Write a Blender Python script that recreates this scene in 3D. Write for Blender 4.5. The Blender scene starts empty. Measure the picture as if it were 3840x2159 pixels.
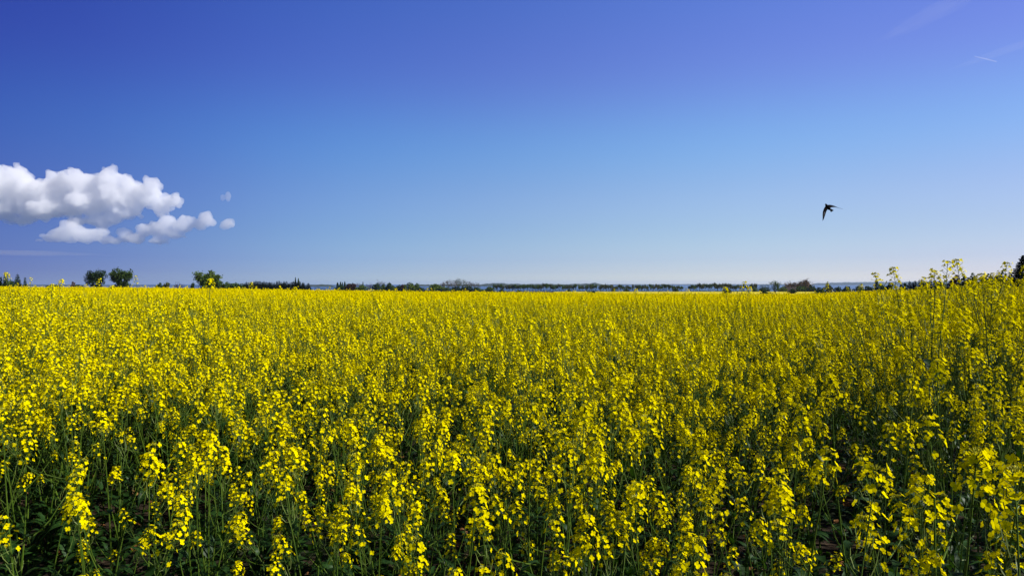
import bpy, math, random
import numpy as np
from mathutils import Vector, Matrix, Euler

S = bpy.context.scene
col = S.collection
rad = math.radians
# ------------------------------------------------------------------ camera, sky, sun
EYE = 1.55
FPX = 2560.0                       # focal length in photo pixels (24 mm on 36 mm, 3840 wide)
HORY = 1064.5                      # photo row of the true horizon
cam_d = bpy.data.cameras.new('camera')
cam = bpy.data.objects.new('camera', cam_d); col.objects.link(cam)
cam_d.lens = 24; cam_d.sensor_width = 36
cam_d.clip_start = 0.05; cam_d.clip_end = 120000
cam.location = (0, 0, EYE)
cam.rotation_euler = (rad(90) - math.atan((1079.5 - HORY) / FPX), 0, 0)
S.camera = cam

SUN_EL, SUN_AZ = rad(38), rad(99)  # azimuth clockwise from the view axis (+Y)
w = bpy.data.worlds.new('World'); S.world = w; w.use_nodes = True
nt = w.node_tree; nt.nodes.clear()
out = nt.nodes.new('ShaderNodeOutputWorld'); bg = nt.nodes.new('ShaderNodeBackground')
sky = nt.nodes.new('ShaderNodeTexSky'); sky.sky_type = 'NISHITA'; sky.sun_disc = False
sky.sun_elevation = SUN_EL; sky.sun_rotation = SUN_AZ
sky.altitude = 0; sky.air_density = 1.0; sky.dust_density = 0.3; sky.ozone_density = 3.0
# the clear evening-blue cast of this sky: a colour factor by height above the horizon and by side (east to west)
#TINTS
TINT_Z = [(0.000, (1.000, 1.000, 1.000)), (0.043, (0.761, 0.772, 0.875)), (0.087, (0.681, 0.691, 0.790)), (0.130, (0.689, 0.693, 0.734)), (0.174, (0.695, 0.691, 0.702)), (0.217, (0.714, 0.699, 0.694)), (0.261, (0.741, 0.714, 0.700)), (0.304, (0.756, 0.728, 0.708)), (0.348, (0.751, 0.742, 0.720)), (0.391, (0.737, 0.759, 0.738)), (0.435, (0.718, 0.774, 0.760)), (0.478, (0.702, 0.780, 0.779)), (0.522, (0.692, 0.772, 0.792)), (0.565, (0.688, 0.748, 0.801)), (0.609, (0.685, 0.715, 0.807)), (0.652, (0.683, 0.679, 0.811)), (0.696, (0.679, 0.647, 0.815)), (0.739, (0.672, 0.624, 0.820)), (0.783, (0.659, 0.611, 0.827)), (0.826, (0.643, 0.605, 0.835)), (0.870, (0.625, 0.603, 0.842)), (0.913, (0.606, 0.602, 0.850)), (0.957, (0.587, 0.602, 0.859)), (1.000, (0.570, 0.601, 0.867))]
TINT_X = [(0.000, (0.207, 0.258, 0.517)), (0.077, (0.273, 0.342, 0.598)), (0.154, (0.360, 0.455, 0.693)), (0.231, (0.462, 0.580, 0.784)), (0.308, (0.560, 0.686, 0.852)), (0.385, (0.653, 0.764, 0.895)), (0.462, (0.739, 0.826, 0.927)), (0.538, (0.823, 0.889, 0.957)), (0.615, (0.896, 0.945, 0.983)), (0.692, (0.954, 0.985, 0.999)), (0.769, (0.992, 1.000, 1.000)), (0.846, (1.000, 0.981, 0.981)), (0.923, (0.989, 0.943, 0.950)), (1.000, (0.980, 0.909, 0.922))]
TINT_GAIN = (1.370, 1.473, 1.897)
wtc = nt.nodes.new('ShaderNodeTexCoord'); sep = nt.nodes.new('ShaderNodeSeparateXYZ'); nt.links.new(wtc.outputs['Generated'], sep.inputs[0])
def wramp(src, stops, lo, hi):
    mr = nt.nodes.new('ShaderNodeMapRange'); mr.inputs[1].default_value = lo; mr.inputs[2].default_value = hi; nt.links.new(src, mr.inputs[0])
    cr = nt.nodes.new('ShaderNodeValToRGB'); cr.color_ramp.interpolation = 'LINEAR'
    while len(cr.color_ramp.elements) < len(stops): cr.color_ramp.elements.new(.5)
    for e, (p, c_) in zip(cr.color_ramp.elements, stops): e.position = p
    for e, (p, c_) in zip(cr.color_ramp.elements, stops): e.color = (*c_, 1)
    nt.links.new(mr.outputs[0], cr.inputs[0]); return cr.outputs[0]
def wmul(a, b_):
    m_ = nt.nodes.new('ShaderNodeVectorMath'); m_.operation = 'MULTIPLY'; nt.links.new(a, m_.inputs[0]); nt.links.new(b_, m_.inputs[1]); return m_.outputs[0]
tinted = wmul(wramp(sep.outputs['Z'], [(0.0, (1, 1, 1)), (.45, (1, 1, 1)), (.62, (.55, .55, .55)), (.8, (.32, .32, .32)), (1.0, (.22, .22, .24))], 0, 1), wmul(wmul(sky.outputs[0], wramp(sep.outputs['Z'], TINT_Z, 0, .4)), wramp(sep.outputs['X'], TINT_X, -.6, .6)))  # outer ramp: added dimming of the unseen upper sky, cuts fill light on the crop
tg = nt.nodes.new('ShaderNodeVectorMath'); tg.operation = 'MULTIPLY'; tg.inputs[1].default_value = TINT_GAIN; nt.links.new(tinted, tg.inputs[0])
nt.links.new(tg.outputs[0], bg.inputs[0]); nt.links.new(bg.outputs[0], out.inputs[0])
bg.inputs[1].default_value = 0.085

sd = bpy.data.lights.new('sun', 'SUN'); sun = bpy.data.objects.new('sun', sd); col.objects.link(sun)
sd.energy = 5.0; sd.angle = rad(0.53); sd.color = (1, 0.965, 0.89)
sdir = Vector((math.sin(SUN_AZ) * math.cos(SUN_EL), math.cos(SUN_AZ) * math.cos(SUN_EL), math.sin(SUN_EL)))
sun.rotation_euler = sdir.to_track_quat('Z', 'Y').to_euler()
sun.location = sdir * 50

S.view_settings.view_transform = 'Standard'; S.view_settings.look = 'None'
S.view_settings.exposure = 0.28; S.view_settings.gamma = 1.0
S.render.engine = 'CYCLES'
c = S.cycles
c.max_bounces = 14; c.diffuse_bounces = 3; c.glossy_bounces = 2; c.transmission_bounces = 3
c.transparent_max_bounces = 8; c.volume_bounces = 14; c.use_denoising = True
c.caustics_reflective = False; c.caustics_refractive = False

# ------------------------------------------------------------------ helpers
def az_of(px): return math.atan((px - 1920) / FPX)
def at(px, d, z=0.0):
    """ground point seen in photo column px, d metres forward of the camera"""
    return ((px - 1920) / FPX * d, d, z)
def z_of(py, d): return EYE + (HORY - py) / FPX * d

_SX = np.array([-2000, 0, 500, 1000, 1500, 2000, 2500, 3000, 3350, 3840, 6000], float)
_SA = np.array([0.0, -0.03, -0.10, -0.25, -0.42, -0.50, -0.62, -0.64, -0.35, -0.2, -0.2]) 
_FD = np.array([0, 70, 150, 200, 250, 650, 900, 1200, 1350, 1500, 30000], float)
_FZ = np.array([0, -1.1, -3.0, -3.2, -3.5, -7.0, -9.6, -12.2, -12.95, -16, -18], float)
def ground(x, y):
    x = np.asarray(x, float); y = np.asarray(y, float)
    d = np.hypot(x, y)
    yy = np.maximum(y, 0.3 * d + 1e-6)
    px = 1920 + FPX * x / yy
    s = np.tan(np.radians(np.interp(px, _SX, _SA)))
    near = s * np.where(y > 0, yy, 0)
    far = np.interp(yy, _FD, _FZ)
    t = np.clip((yy - 72) / 70, 0, 1); t = t * t * (3 - 2 * t)
    bump = 0.012 * np.sin(x * 5.1 + 1.3 * np.sin(y * 3.7)) * np.cos(y * 4.3 + x) * np.clip(1 - d / 40, 0, 1)
    return near * (1 - t) + far * t + bump
def gz(x, y): return float(ground(x, y))

def tag(o, label=None, cat=None, group=None, kind=None):
    if label: o['label'] = label
    if cat: o['category'] = cat
    if group: o['group'] = group
    if kind: o['kind'] = kind
    return o

class MB:
    def __init__(s): s.v = []; s.f = []; s.m = []
    def quadstrip(s, rows, mat):
        """rows: list of rows of points, all the same length"""
        n = len(rows[0]); b = len(s.v)
        for r in rows: s.v.extend(tuple(p) for p in r)
        for i in range(len(rows) - 1):
            for j in range(n - 1):
                a = b + i * n + j
                s.f.append((a, a + 1, a + n + 1, a + n)); s.m.append(mat)
    def tube(s, pts, radii, sides=5, mat=0, cap=True):
        b = len(s.v); n = len(pts)
        pts = [Vector(p) for p in pts]
        for i, p in enumerate(pts):
            d = (pts[min(i + 1, n - 1)] - pts[max(i - 1, 0)])
            if d.length < 1e-9: d = Vector((0, 0, 1))
            d.normalize()
            u = d.cross(Vector((0.31, 0.95, 0.05))); u.normalize(); w_ = d.cross(u)
            for k in range(sides):
                a = 2 * math.pi * k / sides
                s.v.append(tuple(p + (u * math.cos(a) + w_ * math.sin(a)) * radii[i]))
        for i in range(n - 1):
            for k in range(sides):
                k2 = (k + 1) % sides
                s.f.append((b + i * sides + k, b + i * sides + k2, b + (i + 1) * sides + k2, b + (i + 1) * sides + k)); s.m.append(mat)
        if cap and sides > 2:
            s.f.append(tuple(b + (n - 1) * sides + k for k in range(sides))); s.m.append(mat)
            s.f.append(tuple(b + k for k in reversed(range(sides)))); s.m.append(mat)
    def blob(s, c_, ax, l, r, mat):
        """small spindle along ax"""
        ax = Vector(ax).normalized(); c_ = Vector(c_)
        u = ax.cross(Vector((0.3, 0.9, 0.2))).normalized(); w_ = ax.cross(u); b = len(s.v)
        s.v.append(tuple(c_ - ax * l * .5)); s.v.append(tuple(c_ + ax * l * .5))
        for k in range(4):
            a = k * math.pi / 2
            s.v.append(tuple(c_ + (u * math.cos(a) + w_ * math.sin(a)) * r))
        for k in range(4):
            k2 = (k + 1) % 4
            s.f.append((b, b + 2 + k2, b + 2 + k)); s.m.append(mat)
            s.f.append((b + 1, b + 2 + k, b + 2 + k2)); s.m.append(mat)
    def box(s, x0, x1, y0, y1, z0, z1, mat=0):
        b = len(s.v)
        s.v += [(x0, y0, z0), (x1, y0, z0), (x1, y1, z0), (x0, y1, z0), (x0, y0, z1), (x1, y0, z1), (x1, y1, z1), (x0, y1, z1)]
        for f in ((0, 3, 2, 1), (4, 5, 6, 7), (0, 1, 5, 4), (1, 2, 6, 5), (2, 3, 7, 6), (3, 0, 4, 7)):
            s.f.append(tuple(b + i for i in f)); s.m.append(mat)
    def add(s, o, M, matmap=None):
        b = len(s.v)
        A = np.array(M); V = np.array(o.v) @ A[:3, :3].T + A[:3, 3]
        s.v.extend(map(tuple, V.tolist()))
        s.f.extend(tuple(b + i for i in f) for f in o.f)
        s.m.extend(o.m if matmap is None else [matmap] * len(o.m))
    def mesh(s, name, mats, smooth=False):
        me = bpy.data.meshes.new(name)
        me.from_pydata(s.v, [], s.f)
        used = sorted(set(s.m)); mp = {u: i for i, u in enumerate(used)}
        for u in used: me.materials.append(mats[u])
        if len(used) > 1: me.polygons.foreach_set('material_index', [mp[i] for i in s.m])
        if smooth: me.polygons.foreach_set('use_smooth', [True] * len(s.f))
        me.update(); return me

def link(name, me, parent=None, M=None):
    o = bpy.data.objects.new(name, me); col.objects.link(o)
    if M is not None: o.matrix_basis = M
    if parent is not None: o.parent = parent
    return o
def empty(name, loc, rz=0, sc=(1, 1, 1)):
    o = bpy.data.objects.new(name, None); col.objects.link(o)
    o.location = loc; o.rotation_euler = (0, 0, rz); o.scale = sc; o.empty_display_size = 0.2
    return o

# ------------------------------------------------------------------ materials
def newmat(name):
    m = bpy.data.materials.new(name); m.use_nodes = True
    n = m.node_tree; n.nodes.clear()
    return m, n, n.nodes.new('ShaderNodeOutputMaterial')
def plantmat(name, c1, c2, transl=0.3, tcol=None, scale=40, rough=0.5, spec=0.2, objvar=0.25):
    m, n, o = newmat(name); N = n.nodes.new; L = n.links.new
    tc = N('ShaderNodeTexCoord'); no = N('ShaderNodeTexNoise'); no.inputs['Scale'].default_value = scale; no.inputs['Detail'].default_value = 3
    L(tc.outputs['Object'], no.inputs['Vector'])
    ramp = N('ShaderNodeMapRange'); ramp.inputs[1].default_value = .35; ramp.inputs[2].default_value = .65
    L(no.outputs[0], ramp.inputs[0])
    mx = N('ShaderNodeMix'); mx.data_type = 'RGBA'; mx.inputs['A'].default_value = (*c1, 1); mx.inputs['B'].default_value = (*c2, 1)
    L(ramp.outputs[0], mx.inputs['Factor'])
    oi = N('ShaderNodeObjectInfo'); mr = N('ShaderNodeMapRange'); mr.inputs[3].default_value = 1 - objvar; mr.inputs[4].default_value = 1 + objvar * .6
    L(oi.outputs['Random'], mr.inputs[0])
    h = N('ShaderNodeHueSaturation'); L(mx.outputs['Result'], h.inputs['Color']); L(mr.outputs[0], h.inputs['Value'])
    p = N('ShaderNodeBsdfPrincipled'); p.inputs['Roughness'].default_value = rough; p.inputs['Specular IOR Level'].default_value = spec
    L(h.outputs[0], p.inputs['Base Color'])
    if transl > 0:
        t = N('ShaderNodeBsdfTranslucent')
        if tcol: t.inputs[0].default_value = (*tcol, 1)
        else: L(h.outputs[0], t.inputs[0])
        ms = N('ShaderNodeMixShader'); ms.inputs[0].default_value = transl
        L(p.outputs[0], ms.inputs[1]); L(t.outputs[0], ms.inputs[2]); L(ms.outputs[0], o.inputs[0])
    else: L(p.outputs[0], o.inputs[0])
    return m
M_STEM = plantmat('stem_green', (.05, .098, .007), (.085, .135, .011), 0.0, scale=30, rough=.6, spec=.15)
M_PETAL = plantmat('petal_yellow', (.80, .66, .0), (.92, .80, .0), 0.28, scale=60, rough=.7, spec=.0, objvar=.10)
M_BUD = plantmat('bud_green', (.34, .36, .02), (.5, .46, .02), 0.1, scale=80, objvar=.1)
M_LEAF = plantmat('leaf_green', (.011, .037, .005), (.025, .066, .011), 0.2, tcol=(.045, .12, .006), scale=18, rough=.5, spec=.22)
M_POD = plantmat('pod_green', (.10, .15, .03), (.16, .2, .04), 0.0, scale=40)
PM = [M_STEM, M_PETAL, M_BUD, M_LEAF, M_POD]

def solidmat(name, c1, c2, scale, rough=.9, bump=0.0, detail=6, dist=0.1, c3=None, scale2=1.0):
    m, n, o = newmat(name); N = n.nodes.new; L = n.links.new
    tc = N('ShaderNodeTexCoord'); no = N('ShaderNodeTexNoise'); no.inputs['Scale'].default_value = scale; no.inputs['Detail'].default_value = detail
    L(tc.outputs['Object'], no.inputs['Vector'])
    r = N('ShaderNodeMapRange'); r.inputs[1].default_value = .35; r.inputs[2].default_value = .65; L(no.outputs[0], r.inputs[0])
    mx = N('ShaderNodeMix'); mx.data_type = 'RGBA'; mx.inputs['A'].default_value = (*c1, 1); mx.inputs['B'].default_value = (*c2, 1); L(r.outputs[0], mx.inputs['Factor'])
    res = mx.outputs['Result']
    if c3:
        n2 = N('ShaderNodeTexNoise'); n2.inputs['Scale'].default_value = scale2; n2.inputs['Detail'].default_value = 4; L(tc.outputs['Object'], n2.inputs['Vector'])
        r2 = N('ShaderNodeMapRange'); r2.inputs[1].default_value = .48; r2.inputs[2].default_value = .6; L(n2.outputs[0], r2.inputs[0])
        m2 = N('ShaderNodeMix'); m2.data_type = 'RGBA'; L(res, m2.inputs['A']); m2.inputs['B'].default_value = (*c3, 1); L(r2.outputs[0], m2.inputs['Factor']); res = m2.outputs['Result']
    p = N('ShaderNodeBsdfPrincipled'); p.inputs['Roughness'].default_value = rough; p.inputs['Specular IOR Level'].default_value = .2
    L(res, p.inputs['Base Color'])
    if bump:
        b = N('ShaderNodeBump'); b.inputs['Distance'].default_value = dist; b.inputs['Strength'].default_value = bump
        L(no.outputs[0], b.inputs['Height']); L(b.outputs[0], p.inputs['Normal'])
    L(p.outputs[0], o.inputs[0]); return m

# ------------------------------------------------------------------ ground, water, far land
def polar_ground():
    az = np.radians(np.concatenate([np.linspace(-180, -50, 27)[:-1], np.linspace(-50, 50, 161), np.linspace(50, 180, 27)[1:]]))
    az = az[:-1]
    r = np.concatenate([np.linspace(.25, 8, 60), np.geomspace(8.2, 160, 60), np.geomspace(165, 1700, 50)])
    A, R = np.meshgrid(az, r); X = R * np.sin(A); Y = R * np.cos(A); Z = ground(X, Y)
    Z = np.where(R > 1480, np.minimum(Z, -16), Z)
    na = len(az); V = np.stack([X, Y, Z], -1).reshape(-1, 3).tolist(); V.append((0, 0, 0))
    F = []
    for i in range(len(r) - 1):
        for j in range(na):
            k = (j + 1) % na
            F.append((i * na + j, i * na + k, (i + 1) * na + k, (i + 1) * na + j))
    for j in range(na): F.append((len(V) - 1, (j + 1) % na, j))
    me = bpy.data.meshes.new('ground'); me.from_pydata(V, [], F)
    m = solidmat('soil_and_grass', (.022, .014, .008), (.055, .036, .021), 9, .95, .6, 8, .03, (.015, .022, .008), 1.6)
    me.materials.append(m); me.polygons.foreach_set('use_smooth', [True] * len(F)); me.update()
    return tag(link('ground', me), 'dark brown soil and land sloping down to the water', kind='structure')
polar_ground()

m, n, o = newmat('sea_water'); p = n.nodes.new('ShaderNodeBsdfPrincipled')
p.inputs['Base Color'].default_value = (.05, .10, .2, 1); p.inputs['Roughness'].default_value = .35; p.inputs['IOR'].default_value = 1.33
no = n.nodes.new('ShaderNodeTexNoise'); no.inputs['Scale'].default_value = .04; no.inputs['Detail'].default_value = 5
tc = n.nodes.new('ShaderNodeTexCoord'); n.links.new(tc.outputs['Object'], no.inputs['Vector'])
bp = n.nodes.new('ShaderNodeBump'); bp.inputs['Strength'].default_value = .5; bp.inputs['Distance'].default_value = 2
n.links.new(no.outputs[0], bp.inputs['Height']); n.links.new(bp.outputs[0], p.inputs['Normal']); n.links.new(p.outputs[0], o.inputs[0])
M_SEA = m
mb = MB(); K = 48
mb.v = [(0, 4000, -13.2)] + [(15500 * math.cos(2 * math.pi * k / K), 4000 + 15500 * math.sin(2 * math.pi * k / K), -13.2) for k in range(K)]
mb.f = [(0, 1 + k, 1 + (k + 1) % K) for k in range(K)]; mb.m = [0] * K
tag(link('water', mb.mesh('water', [M_SEA])), 'pale blue sea inlet beyond the fields', kind='structure')

def ridge(name, px0, px1, d, ytop, ybase, depth, mat, label, rough=1.0, seed=1, taper=60, step=3):
    """a low land mass across photo columns px0..px1 at distance d"""
    rng = np.random.default_rng(seed); n_ = int((px1 - px0) / step) + 1
    px = np.linspace(px0, px1, n_)
    h = np.interp(px, [q[0] for q in ytop], [q[1] for q in ytop])
    nz = np.zeros(n_)
    for k, a in ((18, 1.0), (7, .8), (2.2, .7)):
        kk = np.interp(np.arange(n_) / (k / step * 1.0), np.arange(n_ + 2), rng.uniform(-1, 1, n_ + 2)); nz += a * kk
    top = h - rough * nz
    e = np.clip(np.minimum(px - px0, px1 - px) / taper, 0, 1) ** .5
    zb = -14.5; rows = []
    for (dd, fr) in ((0, 0), (depth * .08, .55), (depth * .35, .9), (depth * .5, 1), (depth * .8, .8), (depth, 0)):
        row = []
        for q, t_, ee in zip(px, top, e):
            zt = z_of(t_, d + depth * .5); z = zb + (zt - zb) * ee * fr
            row.append(((q - 1920) / FPX * (d + dd), d + dd, z))
        rows.append(row)
    b = MB(); b.quadstrip(rows, 0)
    return tag(link(name, b.mesh(name, [mat], True)), label, kind='structure')
M_FAR = solidmat('distant_woodland', (.02, .035, .018), (.045, .06, .03), .02, 1.0)
ridge('hills', 3030, 3900, 8200, [(3030, 1064), (3100, 1060), (3170, 1058), (3400, 1056.5), (3600, 1055), (3900, 1054)], 1067, 1500, M_FAR, 'long low blue hills across the water', .7, 3, 25)
ridge('hills', 1130, 1262, 3600, [(1130, 1069), (1180, 1067.5), (1205, 1066), (1240, 1068), (1262, 1069)], 1077, 400, M_FAR, 'small blue headland beside the fir wood', .6, 4, 20)
ridge('hills', -200, 1120, 5200, [(-200, 1066), (560, 1069), (620, 1070), (1120, 1069)], 1074, 500, M_FAR, 'low blue land far behind the hedges', .5, 5, 25)
ridge('far_shore_land', 1545, 2285, 4300, [(1545, 1068), (1600, 1066), (1800, 1066), (1850, 1062.5), (2000, 1064.5), (2130, 1065), (2235, 1061.5), (2260, 1065), (2285, 1069)], 1073, 350, M_FAR, 'wooded far shore across the inlet', 1.3, 7, 22)
ridge('far_shore_land', 2270, 3010, 9000, [(2270, 1065.5), (2600, 1065), (3010, 1065)], 1067, 400, M_FAR, 'thin line of distant shore beyond the tree row', .3, 8, 40)

# ------------------------------------------------------------------ rapeseed plant parts
R = random.Random(7)
def flower(b, c_, nrm, size, rng, det):
    nrm = Vector(nrm).normalized(); c_ = Vector(c_)
    u = nrm.cross(Vector((rng.uniform(-1, 1), rng.uniform(-1, 1), rng.uniform(-1, 1)))).normalized(); v = nrm.cross(u)
    cup = rng.uniform(.05, .7)
    for k in range(4):
        a = k * math.pi / 2 + rng.uniform(-.15, .15)
        d = u * math.cos(a) + v * math.sin(a); t = nrm.cross(d)
        l = size * .5 * rng.uniform(.85, 1.12); cc = cup + rng.uniform(-.15, .15)
        def P(r, w_, h): return c_ + d * (l * r) + t * (l * w_) + nrm * (l * h * cc)
        if det == 0:
            rows = [[P(.0, -.1, 0), P(.0, .1, 0)], [P(.62, -.46, .45), P(.62, .46, .45)], [P(1.0, -.27, .5), P(1.0, .27, .5)]]
        else:
            rows = [[P(.0, -.12, 0), P(.0, .12, 0)], [P(.95, -.42, .45), P(.95, .42, .45)]]
        b.quadstrip(rows, 1)
def raceme(seed, det=0):
    """returns flowers(+pedicels), buds, pods as separate builders; local z up, base at 0"""
    rng = random.Random(seed)
    L = rng.uniform(.10, .165); lean = Vector((rng.uniform(-.12, .12), rng.uniform(-.12, .12), 1)).normalized()
    def ax(t): return Vector((lean.x * t * L, lean.y * t * L, t * L)) + Vector((0, 0, 0))
    fl, bu = MB(), MB()
    fl.tube([ax(0), ax(.5), ax(1)], [.0016, .0013, .0008], 4 if det == 0 else 3, 0, False)
    nf = rng.randint(18, 38) if det == 0 else rng.randint(20, 27)
    for i in range(nf):
        q = i / (nf - 1); t = .36 + .60 * q ** .75
        a = i * 2.399 + rng.uniform(-.4, .4)
        ped = ((.032 if det == 0 else .034) - .015 * q) * rng.uniform(.75, 1.25); up = rng.uniform(.1, .5) + .6 * q
        d = Vector((math.cos(a), math.sin(a), up)).normalized()
        p0 = ax(t); p1 = p0 + d * ped
        if det == 0: fl.tube([p0, p1], [.0006, .0006], 3, 0, False)
        nd = d + Vector((rng.uniform(-.5, .5), rng.uniform(-.5, .5), rng.uniform(-.2, .6) + .35 * det))
        flower(fl, p1, nd, rng.uniform(.0122, .0168) * (1.0 if det == 0 else 1.75), rng, det)
    top = ax(1)
    for i in range(16 if det == 0 else 4):
        a = i * 2.399; rr = .010 * math.sqrt(i / 16) if det == 0 else .005
        c_ = top + Vector((math.cos(a) * rr, math.sin(a) * rr, .006 - rr * .4))
        bu.blob(c_, (math.cos(a) * rr * 60, math.sin(a) * rr * 60, 1), .007 if det == 0 else .012, .0015 if det == 0 else .003, 2)
    npod = rng.randint(3, 9) if det == 0 else 0
    for i in range(npod):
        t = .36 * i / max(npod, 1); a = i * 2.399 + 1
        d = Vector((math.cos(a), math.sin(a), .25)); p0 = ax(t); l = rng.uniform(.018, .045)
        bu.tube([p0, p0 + d * .012, p0 + d * .02 + Vector((0, 0, l * .5)), p0 + d * .022 + Vector((0, 0, l))], [.0005, .0007, .0011, .0004], 3, 4, False)
    return fl, bu
def leaf_mb(seed, lobed=False):
    rng = random.Random(seed); b = MB(); n_ = 7; rows = []
    droop = rng.uniform(.2, .75); wmax = rng.uniform(.14, .2); ph = rng.uniform(0, 6)
    for i in range(n_):
        t = i / (n_ - 1)
        wd = wmax * (math.sin(math.pi * min(1, t * .9 + .12)) ** .7) * (1 - .3 * t)
        if lobed: wd *= 1 + .35 * math.sin(t * 17 + ph)
        if i == n_ - 1: wd = .01
        x = t; z = .25 * math.sin(t * 2.2) - droop * t * t
        wv = .03 * math.sin(t * 9 + ph)
        rows.append([(x, -wd, z + .3 * wd + wv), (x, 0, z), (x, wd, z + .3 * wd - wv)])
    b.quadstrip(rows, 3); return b
RAC = [raceme(100 + i) for i in range(18)]; RAC1 = [raceme(200 + i, 1) for i in range(6)]
LEAFB = [leaf_mb(300 + i, i % 2 == 0) for i in range(6)]

def dirM(p, d, roll, sc):
    q = Vector(d).to_track_quat('Z', 'Y').to_matrix().to_4x4()
    return Matrix.Translation(p) @ q @ Matrix.Rotation(roll, 4, 'Z') @ Matrix.Scale(sc, 4)
def bez(p0, p1, p2, t): return p0 * (1 - t) ** 2 + p1 * 2 * t * (1 - t) + p2 * t * t
def plant(seed, H=1.25, nb=6, det=0, spread=1.0, blow=.62, leafy=1.0):
    """stem builder, list of (raceme index, matrix), list of (leaf index, matrix)"""
    rng = random.Random(seed); st = MB(); rac = []; lv = []
    nl = 10
    a0 = rng.uniform(0, 6.28); ln = rng.uniform(.02, .14) * H; top = Vector((math.cos(a0) * ln, math.sin(a0) * ln, H - .145))
    m0, m1 = Vector((0, 0, 0)), Vector((rng.uniform(-.05, .05), rng.uniform(-.05, .05), H * .5))
    main = [bez(m0, m1, top, i / nl) for i in range(nl + 1)]
    st.tube(main, [.0048 * (1 - .68 * i / nl) for i in range(nl + 1)], 6 if det == 0 else 3, 0)
    nr = len(RAC if det == 0 else RAC1)
    rac.append((rng.randrange(nr), dirM(main[-1], main[-1] - main[-2], rng.uniform(0, 6), rng.uniform(.95, 1.2))))
    for k in range(nb):
        t = .34 + .5 * (k + rng.uniform(0, .6)) / nb
        p0 = bez(m0, m1, top, t); a = k * 2.399 + a0 + rng.uniform(-.5, .5)
        zt = H * rng.uniform(blow, .93) - .15
        zt = max(zt, p0.z + .12)
        rr = rng.uniform(.10, .32) * spread * (.6 + .8 * (zt - p0.z))
        p2 = Vector((p0.x + math.cos(a) * rr, p0.y + math.sin(a) * rr, zt))
        p1 = Vector((p0.x + math.cos(a) * rr * .85, p0.y + math.sin(a) * rr * .85, p0.z + (zt - p0.z) * .42))
        pts = [bez(p0, p1, p2, i / 5) for i in range(6)]
        st.tube(pts, [.0024 - .0011 * i / 5 for i in range(6)], 5 if det == 0 else 3, 0, False)
        rac.append((rng.randrange(nr), dirM(pts[-1], pts[-1] - pts[-2], rng.uniform(0, 6), rng.uniform(.65, 1.15))))
        if rng.random() < .85 * leafy:
            l = rng.uniform(.05, .10)
            lv.append((rng.randrange(6), Matrix.Translation(p0) @ Euler((0, rng.uniform(-.9, -.2), a + rng.uniform(-.3, .3))).to_matrix().to_4x4() @ Matrix.Scale(l, 4)))
    nlow = int(rng.randint(5, 8) * leafy)
    for k in range(nlow):
        t = .06 + .34 * k / max(nlow, 1); p0 = bez(m0, m1, top, t); l = rng.uniform(.10, .19) * (1.1 - t)
        lv.append((rng.randrange(6), Matrix.Translation(p0) @ Euler((0, rng.uniform(-.7, .15), k * 2.399 + rng.uniform(-.4, .4))).to_matrix().to_4x4() @ Matrix.Scale(l, 4)))
    return st, rac, lv

# shared meshes of the individual plants
RAC_ME = [(f.mesh('flower_head', PM, True), b.mesh('buds', PM)) for f, b in RAC]
LEAF_ME = [l.mesh('leaf', PM, True) for l in LEAFB]
VAR = []
for i in range(21):
    H = [1.25, 1.3, 1.2, 1.28, 1.22, 1.3, 1.18, 1.25, .95, .85, 1.0, .9, 1.5, 1.6, 1.0, .92, 1.1, .8, 1.45, 1.5, 1.4][i]
    st, rc, lv = plant(1000 + i, H, [6, 5, 7, 5, 6, 4, 6, 7, 4, 3, 5, 3, 4, 4, 1, 2, 2, 1, 3, 5, 4][i], 0, [1, 1, 1.2, .9, 1.3, .8, 1.1, 1, .9, .8, 1.1, 1, .55, .5, .8, .9, .7, .9, .8, .9, .7][i],
                       [.66, .7, .62, .72, .66, .74, .66, .7, .7, .72, .66, .7, .84, .86, .8, .75, .8, .75, .84, .83, .86][i], 1.0 if i < 14 or i > 17 else 1.7)
    VAR.append((H, st.mesh('stem', PM), rc, lv, st))
PLANTS = []
def place_plant(v, x, y, h, rz, label, group, tilt=(0, 0)):
    H, sm, rc, lv, _ = VAR[v]; s = h / H
    e = empty('rapeseed_plant', (x, y, gz(x, y) - .01), rz, (max(.8, min(s, 1.15)),) * 2 + (s,))
    e.rotation_euler = (tilt[0], tilt[1], rz)
    tag(e, label, 'rapeseed plant', group); PLANTS.append((e, px_of(x, y)))
    link('stem', sm, e)
    for i, Mx in rc:
        f, b = RAC_ME[i]; o_ = link('flower_head', f, e, Mx); link('buds', b, o_)
    for i, Mx in lv: link('leaf', LEAF_ME[i], e, Mx)
    return e

# ------------------------------------------------------------------ where the plants stand
rg = np.random.default_rng(11)
def px_of(x, y): return 1920 + FPX * x / np.maximum(y, .05)
def crop_height(x, y):
    px = px_of(x, y); d = y
    base = np.interp(px, [-1500, 0, 300, 900, 2900, 3200, 3450, 3650, 3840, 5500], [1.38, 1.36, 1.30, 1.25, 1.24, 1.32, 1.43, 1.53, 1.56, 1.56])
    base = 1.24 + (base - 1.24) * np.clip(1.3 - d / 22, 0, 1)
    return base
def edge_dist(x, y):
    """metres beyond the field's near edge, which comes closest at the right"""
    e = np.interp(x, [-6, -2.4, -1, 0, .45, .9, 3], [2.5, 2.35, 2.2, 1.95, 1.8, 1.75, 1.7])
    return y - e
def scatter(y0, y1, dens, fx=.86, extra=1.2):
    n_ = int((y1 - y0) * (2 * fx * y1 + 2 * extra) * dens)
    y = rg.uniform(y0, y1, n_); x = rg.uniform(-1, 1, n_) * (fx * y1 + extra)
    k = np.abs(x) < fx * y + extra
    return x[k], y[k]
x, y = scatter(.2, 9, 40)
ed = edge_dist(x, y)
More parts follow.
